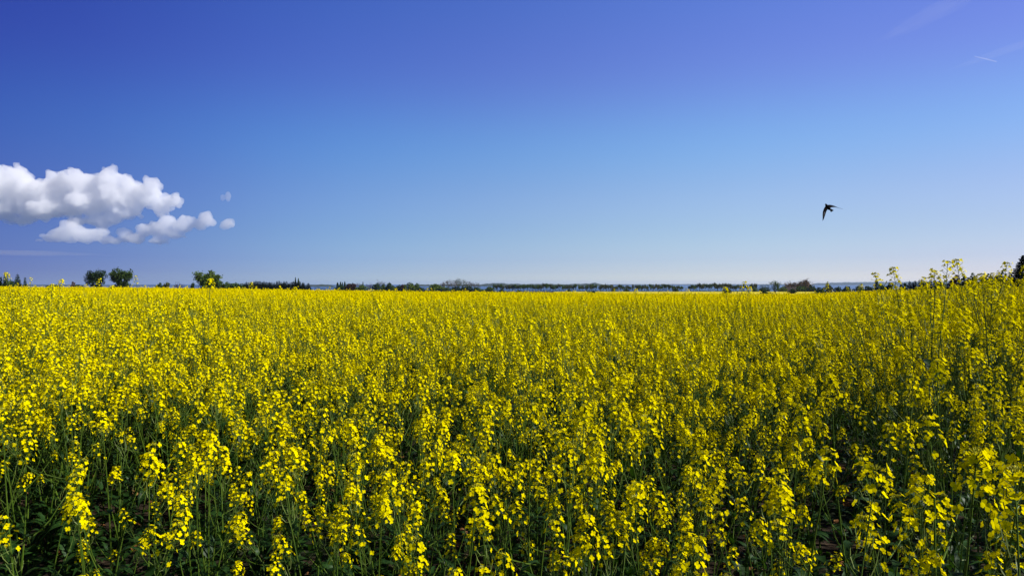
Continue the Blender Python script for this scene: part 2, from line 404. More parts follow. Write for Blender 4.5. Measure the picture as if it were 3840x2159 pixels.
def lowfreq(x, y):
    return .5 * np.sin(x * 2.3 + 1.1 * np.sin(y * 1.9)) * np.cos(y * 1.7 + .7 * x) + .5 * np.sin(x * 5.1 + 2 * np.sin(y * 2.7 + 1)) * np.cos(y * 4.3 - 1.3 * x)
clump = lowfreq(x, y)
pk = np.clip(np.interp(x, [-.5, .5], [.06, -.02]) + (ed + .3) / .9, np.interp(x, [-.5, .5], [.035, .006]), 1) * (.74 + .32 * clump)
pk = pk * np.where((x > .5 * y * .6) & (y < 3.6), .62, 1)
keep = (rg.random(len(x)) < pk) & (np.hypot(x, y) > np.interp(x, [-1, .3], [1.55, 1.6])) 
keep &= (np.abs(x - .10 - .006 * y) > .17) | (y < 6.5)
x, y, ed, clump = x[keep], y[keep], ed[keep], clump[keep]
h = crop_height(x, y) * (1 + .06 * clump) * rg.normal(1, .06, len(x)) * np.clip(.76 + .09 * np.clip(ed, 0, 3), .6, 1.0)
h = np.where(rg.random(len(x)) < .2, h * rg.uniform(.72, .9, len(x)), h)
NEAR = np.stack([x, y, h, ed], 1)
inview = (np.abs(NEAR[:, 0]) < .79 * NEAR[:, 1] + .1) & (NEAR[:, 1] > .6)
# plants hand placed where the photograph shows them: px, photo row of the tip, metres away, label
TALL = [
 (35, 1006, 7.5, 'tall rapeseed plant poking above the crop in front of the small dark shrubs'),
 (112, 1036, 8.0, 'thin tall rapeseed stem just right of the small dark shrubs'),
 (222, 1033, 7.0, 'tall rapeseed plant standing alone left of the two round trees'),
 (355, 1044, 6.8, 'tall rapeseed plant in front of the left round tree'),
 (408, 1056, 7.5, 'rapeseed plant rising between the two round trees'),
 (516, 1031, 6.5, 'tall rapeseed plant right of the leaning round tree'),
 (785, 1027, 5.2, 'tall rapeseed plant in front of the wide tree by the hedge'),
 (946, 1053, 5.6, 'tall rapeseed plant in front of the left end of the fir wood'),
 (1108, 1062, 9.0, 'rapeseed plant in front of the tall poplars of the fir wood'),
 (2003, 1087, 6.5, 'rapeseed plant rising in front of the middle of the tree row'),
 (2380, 1069, 9.5, 'rapeseed plant silhouetted before the right half of the tree row'),
 (2566, 1077, 9.0, 'rapeseed plant in front of the narrow gap in the tree row'),
 (2728, 1059, 6.5, 'rapeseed plant with thin head left of the broad leaning one'),
 (2765, 1053, 4.4, 'broad rapeseed plant leaning before the right end of the tree row'),
 (2803, 1060, 7.5, 'rapeseed plant right of the broad leaning one'),
 (3090, 1052, 7.0, 'tall rapeseed plant right of the brown copse'),
 (3226, 1052, 7.5, 'rapeseed plant in front of the open blue water'),
 (3318, 1040, 4.0, 'wide headed rapeseed plant left of the tall pair'),
 (3372, 1031, 3.6, 'rapeseed plant with bowl shaped flower head before the blue hills'),
 (3505, 985, 3.0, 'tallest rapeseed plant, left of a tall pair against the sky'),
 (3542, 990, 3.1, 'right hand plant of the tallest pair of rapeseed against the sky'),
 (3615, 1000, 3.3, 'tall rapeseed plant with forked head before the brown bush'),
 (3690, 1003, 3.0, 'tall rapeseed plant against the dark bushes, dense round head'),
 (3742, 996, 3.4, 'tall rapeseed plant near the black conifer, small pointed head'),
]
CLOSE = [(3085, 1605, 1.25), (3265, 1640, 1.35), (3505, 1480, 1.15), (3630, 1745, .95), (3800, 1655, 1.0), (3230, 1850, 1.05), 
 (2950, 1900, 1.1), (3460, 1745, 1.1), (3830, 1880, .9), (2560, 2050, 1.1), (2390, 1830, 1.4), (2560, 1730, 1.5), (2190, 1975, 1.3), (2060, 1700, 1.6), (1500, 1820, 1.6), (1990, 1480, 1.75),
 (860, 1810, 1.8), (340, 1930, 2.0), (305, 2060, 1.9), (1200, 1560, 2.0), (1770, 1550, 1.9), (2290, 1470, 1.75), (2480, 1620, 1.6)]
NIND = 300 - len(TALL) - len(CLOSE)
LAND = [(160, 'small dark conifers'), (390, 'two round trees'), (640, 'joined bushes'), (870, 'wide tree'), (1160, 'fir wood'), (1400, 'four poplars'), (1580, 'domed green bush'), (1850, 'bare copse'), (2240, 'left tree row'), (2570, 'middle tree row'), (2850, 'right tree row'),
        (3060, 'farmhouse copse'), (3300, 'open water and blue hills'), (3480, 'young spruces'), (3640, 'brown domed bush'), (9999, 'black conifer')]
def plant_label(x, y, hh, lean, close=False):
    px = px_of(x, y); py = HORY - (hh + gz(x, y) - EYE) / y * FPX
    a = 'tall' if hh > 1.25 else ('waist-high' if hh > 1.08 else ('short' if hh > .9 else 'knee-high'))
    if close: a += ' close'
    l = ' leaning right' if lean > .06 else (' leaning left' if lean < -.06 else ' upright')
    v = [b for t, b in ((1250, 'top of field'), (1400, 'upper field'), (1550, 'middle field'), (1750, 'lower field'), (1950, 'near bottom border'), (99999, 'at bottom border')) if py < t][0]
    return '%s rapeseed plant%s, %s, below %s' % (a, l, v, [n_ for t, n_ in LAND if px < t][0])
idx = np.where(inview)[0]; idx = idx[np.argsort(np.hypot(NEAR[idx, 0], NEAR[idx, 1]))]
ind = idx[:NIND]; rest = np.setdiff1d(np.arange(len(NEAR)), ind)
for q in ind:
    X, Y, Hh, E = NEAR[q]; px = px_of(X, Y)
    v = R.randrange(8) if Hh > 1.06 else 8 + R.randrange(4)
    if px > 2650 and Hh > 1.2: v = 18 + R.randrange(3)
    if E < 1.6 and R.random() < .92 - .24 * E: v = 14 + R.randrange(4)
    tx, ty = R.gauss(0, .11), R.gauss(0, .11)
    place_plant(v, X, Y, Hh, R.uniform(0, 6.28), plant_label(X, Y, Hh, ty), 'flowering rapeseed plants along the near edge of the field', (tx, ty))
for px, py, d in CLOSE:
    d *= 1.38
    X, Y, _ = at(px, d); Hh = z_of(py, d) - gz(X, Y) + .01; v = 8 + R.randrange(4); rz = R.uniform(0, 6.28)
    H0 = VAR[v][0]; tip = VAR[v][2][0][1].to_translation(); s_ = max(.8, min(Hh / H0, 1.15))
    ox = (tip.x * math.cos(rz) - tip.y * math.sin(rz)) * s_; oy = (tip.x * math.sin(rz) + tip.y * math.cos(rz)) * s_
    place_plant(v, X - ox, Y - oy, Hh, rz, plant_label(X, Y, Hh, 0, True), 'flowering rapeseed plants along the near edge of the field')
for i, (px, py, d, lab) in enumerate(TALL):
    py += 6 if px < 3200 else 4
    X, Y, _ = at(px, d); Hh = z_of(py, d) - gz(X, Y) + .01
    v = 12 + i % 2 if px < 3200 else 18 + i % 3; rz = R.uniform(0, 6.28)
    # stand the plant so that its tip, not its foot, is in the given column
    H0, sm, rc, lv, _m = VAR[v]; tip = rc[0][1].to_translation(); s_ = max(.8, min(Hh / H0, 1.15))
    ox = (tip.x * math.cos(rz) - tip.y * math.sin(rz)) * s_; oy = (tip.x * math.sin(rz) + tip.y * math.cos(rz)) * s_
    place_plant(v, X - ox, Y - oy, Hh, rz, lab, 'tall rapeseed plants standing above the crop')

same = {}
for e, px in PLANTS: same.setdefault(e['label'], []).append((px, e))
NTH = ['leftmost', 'second', 'third', 'fourth', 'fifth', 'sixth', 'seventh', 'eighth', 'ninth', 'tenth']
for l, L_ in same.items():
    if len(L_) > 1:
        L_.sort(key=lambda q: q[0])
        for i, (px, e) in enumerate(L_):
            e['label'] = l + (', rightmost of %d' % len(L_) if i == len(L_) - 1 else (', leftmost of %d' % len(L_) if i == 0 else ', %s of %d' % (NTH[min(i, 9)], len(L_))))
# the rest of the field: one object that carries many plants
def variant_collection(name, builders):
    vc = bpy.data.collections.new(name)
    for i, b in enumerate(builders):
        vc.objects.link(bpy.data.objects.new('%s_%02d' % (name, i), b.mesh(name, PM)))
    return vc
def joined(seed, H, nb, det, spread, blow, leafy=1.0):
    st, rc, lv = plant(seed, H, nb, det, spread, blow, leafy)
    for i, Mx in rc:
        f, b = (RAC if det == 0 else RAC1)[i]; st.add(f, Mx); st.add(b, Mx)
    for i, Mx in lv: st.add(LEAFB[i], Mx)
    return st
near_b = []
for i in range(21):
    st = MB(); H, _, rc, lv, s0 = VAR[i]; st.add(s0, Matrix.Identity(4))
    for k, Mx in rc: st.add(RAC[k][0], Mx); st.add(RAC[k][1], Mx)
    for k, Mx in lv: st.add(LEAFB[k], Mx)
    near_b.append(st)
mid_b = [joined(2000 + i, R.uniform(1.18, 1.32), R.randint(6, 9), 1, 1.1, .55, .6) for i in range(12)]
C_NEAR = variant_collection('crop_near', near_b); C_MID = variant_collection('crop_mid', mid_b)

def instancer(name, pts, variants, rots, scls, coll, label):
    me = bpy.data.meshes.new(name); me.from_pydata([tuple(p) for p in pts], [], [])
    a = me.attributes.new('variant', 'INT', 'POINT'); a.data.foreach_set('value', np.asarray(variants, np.int32))
    a = me.attributes.new('rot', 'FLOAT_VECTOR', 'POINT'); a.data.foreach_set('vector', np.asarray(rots, np.float32).ravel())
    a = me.attributes.new('scl', 'FLOAT_VECTOR', 'POINT'); a.data.foreach_set('vector', np.asarray(scls, np.float32).ravel())
    o_ = link(name, me)
    g = bpy.data.node_groups.new(name, 'GeometryNodeTree')
    g.interface.new_socket('Geometry', in_out='INPUT', socket_type='NodeSocketGeometry'); g.interface.new_socket('Geometry', in_out='OUTPUT', socket_type='NodeSocketGeometry')
    N = g.nodes.new; L = g.links.new
    gi, go, iop, ci = N('NodeGroupInput'), N('NodeGroupOutput'), N('GeometryNodeInstanceOnPoints'), N('GeometryNodeCollectionInfo')
    ci.inputs['Collection'].default_value = coll; ci.inputs['Separate Children'].default_value = True; ci.inputs['Reset Children'].default_value = True
    iop.inputs['Pick Instance'].default_value = True
    def na(nm, ty):
        q = N('GeometryNodeInputNamedAttribute'); q.data_type = ty; q.inputs[0].default_value = nm
        return [s_ for s_ in q.outputs if s_.enabled and s_.name == 'Attribute'][0]
    e2r = N('FunctionNodeEulerToRotation')
    L(na('rot', 'FLOAT_VECTOR'), e2r.inputs[0]); L(e2r.outputs[0], iop.inputs['Rotation'])
    L(na('scl', 'FLOAT_VECTOR'), iop.inputs['Scale']); L(na('variant', 'INT'), iop.inputs['Instance Index'])
    L(gi.outputs[0], iop.inputs['Points']); L(ci.outputs[0], iop.inputs['Instance']); L(iop.outputs[0], go.inputs[0])
    md = o_.modifiers.new('plants', 'NODES'); md.node_group = g
    return tag(o_, label, 'rapeseed crop', kind='stuff')

def rots_for(n_, t=.13): return np.stack([rg.normal(0, t, n_), rg.normal(0, t, n_), rg.uniform(0, 6.28, n_)], 1)
# 1) behind the individual plants, same shapes
P_ = NEAR[rest]; v_ = np.where(P_[:, 2] > 1.06, rg.integers(0, 8, len(P_)), rg.integers(8, 12, len(P_)))
v_ = np.where((px_of(P_[:, 0], P_[:, 1]) > 2650) & (P_[:, 2] > 1.2), rg.integers(18, 21, len(P_)), v_)
hv = np.array([VAR[k][0] for k in range(21)])[v_]
x2, y2 = scatter(9, 17, 32); k2 = (rg.random(len(x2)) < .8 + .4 * lowfreq(x2, y2)) & ((np.abs(x2 - .10 - .006 * y2) > .17) | (y2 > 14)); x2, y2 = x2[k2], y2[k2]; h2 = crop_height(x2, y2) * (1 + .06 * lowfreq(x2, y2)) * rg.normal(1, .06, len(x2)); v2 = rg.integers(0, 8, len(x2)); hv2 = np.array([VAR[k][0] for k in range(12)])[v2]
X = np.concatenate([P_[:, 0], x2]); Y = np.concatenate([P_[:, 1], y2]); HH = np.concatenate([P_[:, 2], h2]); VV = np.concatenate([v_, v2]); sz = HH / np.concatenate([hv, hv2])
sxy = np.clip(sz, .8, 1.1)
pts = np.stack([X, Y, ground(X, Y) - .01], 1)
instancer('rapeseed_crop', pts, VV, rots_for(len(X)), np.stack([sxy, sxy, sz], 1), C_NEAR, 'dense yellow flowering rapeseed behind the nearest plants')
# 2) the middle of the field up to its crest
xs, ys = [], []
for (a, b_, dn) in ((17, 30, 15), (30, 50, 9), (50, 84, 6.0)):
    q = scatter(a, b_, dn, .84, 3); xs.append(q[0]); ys.append(q[1])
X = np.concatenate(xs); Y = np.concatenate(ys)
# wheel tracks left by the sprayer
tr = np.minimum(np.abs(X - (0.10 + .012 * Y)), 1)
kp = tr > .0; X, Y = X[kp], Y[kp]
wid = np.interp(Y, [17, 30, 50, 84], [1.05, 1.3, 1.6, 1.9])
hh = crop_height(X, Y) * (1 + .05 * lowfreq(X * .8, Y * .5)) * rg.normal(1, .05, len(X)) + np.where(rg.random(len(X)) < .012, rg.uniform(.1, .3, len(X)), 0)
v_ = rg.integers(0, 12, len(X)); pts = np.stack([X, Y, ground(X, Y) - .02], 1)
instancer('rapeseed_crop', pts, v_, rots_for(len(X), .10), np.stack([wid, wid, hh / 1.25], 1), C_MID, 'yellow rapeseed crop running back to the crest of the near field')

# 3) the second field, beyond the dip
M_FARCROP = solidmat('far_rapeseed', (.50, .40, .006), (.66, .53, .008), 1.2, .9, 1.0, 8, .35, (.42, .36, .01), .11)
b = MB(); rows = []
rgf = np.random.default_rng(5)
for d in np.concatenate([np.linspace(205, 300, 60), np.linspace(303, 642, 90)]):
    row = []
    for px in np.linspace(2080, 3130, 260):
        X_ = (px - 1920) / FPX * d; row.append((X_, d, gz(X_, d) + 1.2 + rgf.uniform(-.14, .14)))
    rows.append(row)
rows = [[(p_[0], p_[1], gz(p_[0], p_[1]) - .1) for p_ in rows[0]]] + rows + [[(p_[0], p_[1], gz(p_[0], p_[1]) - .1) for p_ in rows[-1]]]
b.quadstrip(rows, 0)
tag(link('far_rapeseed_crop', b.mesh('far_rapeseed_crop', [M_FARCROP])), 'smooth yellow rapeseed field in front of the tree row', 'rapeseed crop', kind='stuff')

# ------------------------------------------------------------------ undergrowth and fallen leaves at the field's near edge
b = MB(); ru = random.Random(21)
for i in range(7500):
    y_ = ru.uniform(1.0, 8.5); x_ = ru.uniform(-.86, .86) * y_ + ru.uniform(-.4, .4)
    if ru.random() > np.clip((edge_dist(x_, y_) + 1.3) / 1.2, 0.2, 1) * (.5 + .5 * math.sin(x_ * 3 + math.sin(y_ * 4)) ** 2): continue
    l = ru.uniform(.03, .10); z_ = gz(x_, y_) + ru.uniform(0, .45) * ru.random()
    b.add(LEAFB[ru.randrange(6)], Matrix.Translation((x_, y_, z_)) @ Euler((ru.uniform(-.5, .5), ru.uniform(-1.2, .3), ru.uniform(0, 6.28))).to_matrix().to_4x4() @ Matrix.Diagonal((l, l * 1.5, l, 1)))
tag(link('undergrowth', b.mesh('undergrowth', PM, True)), 'low green leaves under the rapeseed stems', 'undergrowth', kind='stuff')
M_DEAD = plantmat('dead_leaf', (.20, .075, .022), (.34, .17, .06), 0.15, scale=50, rough=.8, objvar=.2)
M_STRAW = plantmat('straw', (.25, .19, .10), (.16, .11, .06), 0.0, scale=50, rough=.8)
b = MB()
for i in range(2600):
    y_ = ru.uniform(2.0, 8); x_ = ru.uniform(-.85, .7) * y_
    if math.sin(x_ * 2.1 + 2) * math.cos(y_ * 1.3) < ru.uniform(-1.2, .8): continue
    l = ru.uniform(.025, .07); z_ = gz(x_, y_) + ru.uniform(.005, .05)
    if ru.random() < .6:
        b.add(LEAFB[ru.randrange(6)], Matrix.Translation((x_, y_, z_)) @ Euler((ru.uniform(-.8, .8), ru.uniform(-.5, .5), ru.uniform(0, 6.28))).to_matrix().to_4x4() @ Matrix.Diagonal((l, l * 2.2, l * 1.3, 1)), 0)
    else:
        a = ru.uniform(0, 6.28); b.tube([(x_, y_, z_), (x_ + math.cos(a) * l * 1.6, y_ + math.sin(a) * l * 1.6, z_ + ru.uniform(-.005, .02))], [.0014, .001], 3, 1, False)
tag(link('fallen_leaves', b.mesh('fallen_leaves', [M_DEAD, M_STRAW])), 'rusty brown dead leaves lying on the soil', 'fallen leaves', kind='stuff')

# ------------------------------------------------------------------ trees and bushes
def treemat(name, c1, c2, tr=.2): return plantmat(name, c1, c2, tr, scale=1.3, rough=.7, spec=.1, objvar=.2)
T_DARK = treemat('foliage_dark', (.020, .045, .012), (.042, .078, .018))
T_MID = treemat('foliage_mid', (.05, .095, .015), (.085, .13, .02))
T_LIGHT = treemat('foliage_fresh', (.08, .13, .015), (.13, .18, .025), .3)
T_OLIVE = treemat('foliage_olive', (.075, .085, .025), (.10, .11, .035))
T_RED = treemat('foliage_copper', (.05, .022, .016), (.08, .035, .022))
T_BUDS = treemat('foliage_budding', (.13, .075, .05), (.17, .11, .07))
T_FIR = treemat('needles', (.008, .018, .010), (.018, .032, .014), .05)
T_BARK = plantmat('bark', (.05, .042, .035), (.09, .075, .06), 0, scale=3, rough=.9)
T_TWIG = plantmat('twigs', (.085, .065, .055), (.12, .095, .08), 0, scale=3, rough=.9)

def leafquad(b, p, s_, rng, mat=0):
    a = Vector((rng.gauss(0, 1), rng.gauss(0, 1), rng.gauss(0, 1))).normalized()
    u = a.cross(Vector((rng.gauss(0, 1), rng.gauss(0, 1), rng.gauss(0, 1)))).normalized() * s_; v = a.cross(u) * .7
    k = len(b.v); p = Vector(p)
    b.v += [tuple(p - u), tuple(p + v * .8 - u * .1), tuple(p + u), tuple(p - v * .8 + u * .15)]
    b.f.append((k, k + 1, k + 2, k + 3)); b.m.append(mat)
def branch(b, p, d, l, r, depth, rng, spread=.55, up=.15, ends=None, seg=3, kids=3):
    pts = [p]; q = p.copy(); dd = d.copy()
    for i in range(seg):
        dd = (dd + Vector((rng.gauss(0, .12), rng.gauss(0, .12), up * .3))).normalized(); q = q + dd * l / seg; pts.append(q.copy())
    b.tube(pts, [r * (1 - .5 * i / seg) for i in range(seg + 1)], 5 if depth > 2 else 3, 0, False)
    if depth == 0:
        if ends is not None: ends.append(q)
        return
    for k in range(kids):
        t = pts[rng.randint(1, seg)] if k else pts[-1]
        nd = (dd + Vector((rng.gauss(0, spread), rng.gauss(0, spread), rng.gauss(up, spread * .5)))).normalized()
        branch(b, t, nd, l * rng.uniform(.55, .8), r * .5, depth - 1, rng, spread, up, ends, seg, kids)
def norm_scale(mbs, w_, h_):
    """scale so that height is h_ (from z 0) and width w_"""
    V = np.concatenate([np.array(q.v) for q in mbs]); zz = np.percentile(V[:, 2], 99.7); xr = np.percentile(np.abs(V[:, 0]), 98); yr = np.percentile(np.abs(V[:, 1]), 98)
    for q in mbs:
        q.v = [(x_ * w_ * .5 / xr, y_ * w_ * .5 / yr, z_ * h_ / zz) for x_, y_, z_ in q.v]
def mk_broad(seed, base=.3, nleaf=1500, fill=.5, ls=.022, skew=0):
    """unit tree: height 1, width 1"""
    rng = random.Random(seed); t = MB(); cr = MB(); ends = []
    branch(t, Vector((0, 0, 0)), Vector((0, 0, 1)), base, .03, 0, rng)
    for k in range(5):
        a = k * 1.26 + rng.uniform(-.3, .3)
        branch(t, Vector((0, 0, base * rng.uniform(.6, 1))), Vector((math.cos(a) * .7 + skew, math.sin(a) * .7, .8)).normalized(), .28, .016, 3, rng, .5, .2, ends, 3, 3)
    E = np.array([tuple(e) for e in ends]); lo, hi = np.percentile(E, 6, 0), np.percentile(E, 94, 0); lo[2] = base * .85; mid = (lo + hi) / 2; hf = (hi - lo) / 2
    cl = []
    for i in range(26):
        v = Vector((rng.gauss(0, 1), rng.gauss(0, 1), rng.gauss(0, 1))).normalized() * rng.uniform(.45, .95)
        cl.append(Vector((mid[0] + v.x * hf[0], mid[1] + v.y * hf[1], mid[2] + v.z * hf[2])))
    for i in range(nleaf):
        if i % 5 > 1:
            e = cl[rng.randrange(26)] + Vector((rng.gauss(0, .05), rng.gauss(0, .05), rng.gauss(0, .035))); leafquad(cr, e, rng.uniform(.7, 1.5) * ls, rng); continue
        e = ends[rng.randrange(len(ends))]; leafquad(cr, e + Vector((rng.gauss(0, .035), rng.gauss(0, .035), rng.gauss(0, .03))), rng.uniform(.7, 1.5) * ls, rng)
    norm_scale([t, cr], 1, 1); return t, cr
def mk_bush(seed, n_=1100, ls=.062, lumps=9, flat=.5):
    rng = random.Random(seed); t = MB(); cr = MB()
    L_ = []
    for k in range(lumps):
        a = rng.uniform(0, 6.28); r = rng.uniform(0, .33); L_.append((math.cos(a) * r, math.sin(a) * r, rng.uniform(.3, .72) - r * .5, rng.uniform(.16, .28)))
    for i in range(5):
        a = rng.uniform(0, 6.28); t.tube([(0, 0, 0), (math.cos(a) * .08, math.sin(a) * .08, .25), (math.cos(a) * .2, math.sin(a) * .2, .5)], [.02, .014, .006], 4, 0, False)
    for i in range(n_):
        q = L_[rng.randrange(lumps)]; v = Vector((rng.gauss(0, 1), rng.gauss(0, 1), rng.gauss(0, 1))).normalized() * q[3] * rng.uniform(.6, 1.08)
        p_ = Vector((q[0] + v.x, q[1] + v.y, max(.02, q[2] + v.z)))
        if i % 3 == 0: p_.z *= rng.uniform(.1, .6)
        leafquad(cr, p_, ls * rng.uniform(.6, 1.3), rng)
    norm_scale([t, cr], 1, 1); return t, cr
def mk_bare(seed, base=.25, sp=.5):
    rng = random.Random(seed); t = MB(); cr = MB(); ends = []
    branch(t, Vector((0, 0, 0)), Vector((0, 0, 1)), base, .022, 0, rng)
    for k in range(6):
        a = k * 1.05
        branch(cr, Vector((0, 0, base * rng.uniform(.5, 1))), Vector((math.cos(a) * .5, math.sin(a) * .5, .9)).normalized(), .3, +.012, 4, rng, sp, .2, ends, 2, 3)
    for i in range(700):
        e = ends[rng.randrange(len(ends))]; leafquad(cr, e + Vector((rng.gauss(0, .02), rng.gauss(0, .02), rng.gauss(0, .02))), .016 * rng.uniform(.6, 1.3), rng)
    norm_scale([t, cr], 1, 1); return t, cr
def mk_row(seed):
    """slender tree: clean trunk, forking limbs, thin flattened crown"""
    rng = random.Random(seed); t = MB(); cr = MB(); ends = []
    branch(t, Vector((0, 0, 0)), Vector((rng.uniform(-.1, .1), 0, 1)), .36, .032, 0, rng)
    for k in range(4):
        a = k * 1.57 + rng.uniform(-.4, .4)
        branch(t, Vector((0, 0, .33)), Vector((math.cos(a) * .55, math.sin(a) * .55, .9)).normalized(), .32, .018, 2, rng, .45, .1, ends, 2, 3)
    for i in range(700):
        e = ends[rng.randrange(len(ends))]; leafquad(cr, Vector((e.x, e.y, e.z)) + Vector((rng.gauss(0, .06), rng.gauss(0, .06), rng.gauss(0, .07) - .03)), .062 * rng.uniform(.6, 1.2), rng)
    norm_scale([t, cr], 1, 1); return t, cr
def mk_fir(seed, dense=1.0, droop=-.15, layers=16):
    rng = random.Random(seed); t = MB(); cr = MB()
    t.tube([(0, 0, 0), (0, 0, .6), (0, 0, 1)], [.022, .012, .002], 5, 0)
    for i in range(layers):
        z = .08 + .88 * i / layers; rr = .5 * (1 - z) ** .85 * rng.uniform(.8, 1.15) + .015
        nbr = int(13 * dense)
        for k in range(nbr):
            a = k * 6.283 / nbr + i * .7 + rng.uniform(-.2, .2); r_ = rr * rng.uniform(.7, 1.12)
            p0 = Vector((0, 0, z)); p1 = Vector((math.cos(a) * r_, math.sin(a) * r_, z + droop * r_ + .02))
            sd_ = Vector((-math.sin(a), math.cos(a), 0))
            for u_ in (.25, .5, .72, .9, 1.0):
                c_ = p0.lerp(p1, u_); w_ = .12 * (1.2 - u_) + .02
                q = len(cr.v); z2 = Vector((0, 0, -.02 - .015 * rng.random()))
                o2 = (p1 - p0) * .17
                cr.v += [tuple(c_ - o2), tuple(c_ + sd_ * w_ + z2), tuple(c_ + o2), tuple(c_ - sd_ * w_ + z2)]
                cr.f.append((q, q + 1, q + 2, q + 3)); cr.m.append(0)
    for i in range(900):
        z = 1 - math.sqrt(rng.random()) * .97; rr = .42 * (1 - z) ** .85 * math.sqrt(rng.random()); a = rng.uniform(0, 6.28)
        leafquad(cr, (math.cos(a) * rr, math.sin(a) * rr, z), .065 * (1.2 - z), rng)
    norm_scale([t, cr], 1, 1); return t, cr
def mk_poplar(seed):
    rng = random.Random(seed); t = MB(); cr = MB()
    t.tube([(0, 0, 0), (0, 0, .5), (0, 0, .97)], [.06, .03, .005], 5, 0)
    for i in range(800):
        z = rng.uniform(.06, 1); r = .5 * math.sin(math.pi * min(1, z * .85 + .12)) ** .7 * math.sqrt(rng.random()); a = rng.uniform(0, 6.28)
        leafquad(cr, (math.cos(a) * r, math.sin(a) * r, z), .09 * rng.uniform(.5, 1.2), rng)
    norm_scale([t, cr], 1, 1); return t, cr
LIB = {}
def lib(kind, mat):
    """a few shared shapes per kind and foliage"""
    key = (kind, mat.name)
    if key not in LIB:
        f, nv = {'broad': (mk_broad, 3), 'bush': (mk_bush, 4), 'bare': (mk_bare, 3), 'row': (mk_row, 8), 'fir': (mk_fir, 4), 'poplar': (mk_poplar, 2)}[kind]
        L_ = []
        for i in range(nv):
            t, cr = f(50 + i * 7 + len(kind))
            L_.append((t.mesh('trunk', [T_BARK]), cr.mesh('crown', [mat])))
        LIB[key] = L_
    return LIB[key]
rt = random.Random(99)
def tree(name, kind, mat, px, ytop, wpx, d, label, cat, group=None, var=None, meshes=None):
    X_, Y_, _ = at(px, d); g = gz(X_, Y_); h_ = max(.5, z_of(ytop, d) - g); w_ = wpx / FPX * d
    L_ = lib(kind, mat) if meshes is None else [meshes]; t, cr = L_[(rt.randrange(len(L_)) if var is None else var) % len(L_)]
    e = empty(name, (X_, Y_, g - .05), rt.uniform(0, 6.28), (w_, w_, h_))
    tag(e, label, cat, group)
    link('trunk', t, e); link('crown', cr, e); return e
def custom(f, mat, *a, **k):
    t, cr = f(*a, **k); return (t.mesh('trunk', [T_BARK]), cr.mesh('crown', [mat]))

# left side
tree('shrub', 'bush', T_DARK, 0, 1040, 18, 240, 'dark shrub cut by the left border of the photo', 'shrub')
tree('conifer', 'fir', T_DARK, 21, 1026, 30, 240, 'dark green conical shrub left of the tall rapeseed stem', 'conifer')
tree('conifer', 'fir', T_DARK, 66, 1027, 34, 240, 'dark green conifer right of the first tall rapeseed stem', 'conifer')
tree('conifer', 'fir', T_DARK, 94, 1040, 20, 240, 'smallest dark conifer, right of the pair at the far left', 'conifer')
tree('bush', 'bush', T_DARK, 45, 1052, 40, 238, 'low dark bush at the foot of the conifers at the far left', 'bush')
tree('bush', 'bush', T_MID, 195, 1067, 70, 330, 'low green bush behind the crop left of the round trees', 'bush', var=1)
tree('bush', 'bush', T_BUDS, 277, 1057, 26, 330, 'brownish bush left of the first round tree', 'bush')
tree('bush', 'bush', T_DARK, 300, 1068, 60, 330, 'flat dark bush at the foot of the first round tree', 'bush', var=2)
tree('round_tree', 'broad', T_DARK, 363, 1013, 68, 300, 'dark round tree with thin twiggy outline, left of two', 'tree', meshes=custom(mk_broad, T_DARK, 501, .22, 3200, ls=.024))
tree('round_tree', 'broad', T_MID, 457, 1008, 66, 300, 'olive green tree with flat slanting top, right of two', 'tree', meshes=custom(mk_broad, T_MID, 533, .25, 4200, ls=.026, skew=-.12))
tree('bush', 'bush', T_DARK, 430, 1068, 40, 298, 'dark bush under the slanting round tree', 'bush')
tree('bush', 'bush', T_DARK, 596, 1061, 30, 330, 'dark rounded bush, left of two joined bushes', 'bush')
tree('bush', 'bush', T_OLIVE, 622, 1059, 32, 335, 'olive rounded bush, right of two joined bushes', 'bush')
tree('small_tree', 'bare', T_RED, 672, 1056, 34, 330, 'reddish brown bare small tree left of the wide tree', 'tree')
tree('bush', 'bush', T_DARK, 722, 1060, 18, 330, 'small dark pointed bush just left of the wide tree', 'bush')
tree('wide_tree', 'broad', T_LIGHT, 777, 1017, 84, 310, 'wide fresh green tree at the left end of the hedge', 'tree', meshes=custom(mk_broad, T_LIGHT, 577, .2, 4500, ls=.028))
tree('bush', 'bush', T_MID, 812, 1052, 50, 308, 'green bush leaning out from under the wide tree', 'bush')
for i, (px, yt, wd) in enumerate(((845, 1059, 50), (880, 1061, 46), (908, 1064, 36))):
    tree('hedge_bush', 'bush', T_MID, px, yt, wd, 330, ['leftmost of three hedge bushes right of the wide tree', 'middle of three hedge bushes right of the wide tree', 'rightmost of three hedge bushes, touching the fir wood'][i], 'bush', 'hedge bushes right of the wide tree')
# fir wood
px = 906.0; k = 0
tops = np.interp
while px < 1165:
    yt = float(tops(px, [905, 925, 940, 960, 1010, 1040, 1085, 1100, 1130, 1145, 1152, 1165], [1067, 1058, 1053, 1052, 1055, 1053, 1055, 1055, 1054, 1068, 1058, 1062])) + rt.uniform(-1.5, 5)
    tree('fir_tree', 'fir', T_FIR, px, yt, rt.uniform(24, 32), rt.uniform(340, 365), 'black green fir in the dense dark fir wood', 'fir tree', 'firs of the dark wood')
    px += rt.uniform(7, 11)
for i in range(13):
    tree('fir_tree', 'fir', T_FIR, 925 + i * 18 + rt.uniform(-5, 5), 1061 + rt.uniform(-3, 5), 38, 335, 'black green fir in the dense dark fir wood', 'fir tree', 'firs of the dark wood')
tree('poplar', 'poplar', T_DARK, 1108, 1039, 7, 360, 'taller narrow poplar above the fir wood', 'poplar')
tree('poplar', 'poplar', T_MID, 1119, 1043, 9, 362, 'shorter poplar right of the tallest one above the fir wood', 'poplar')
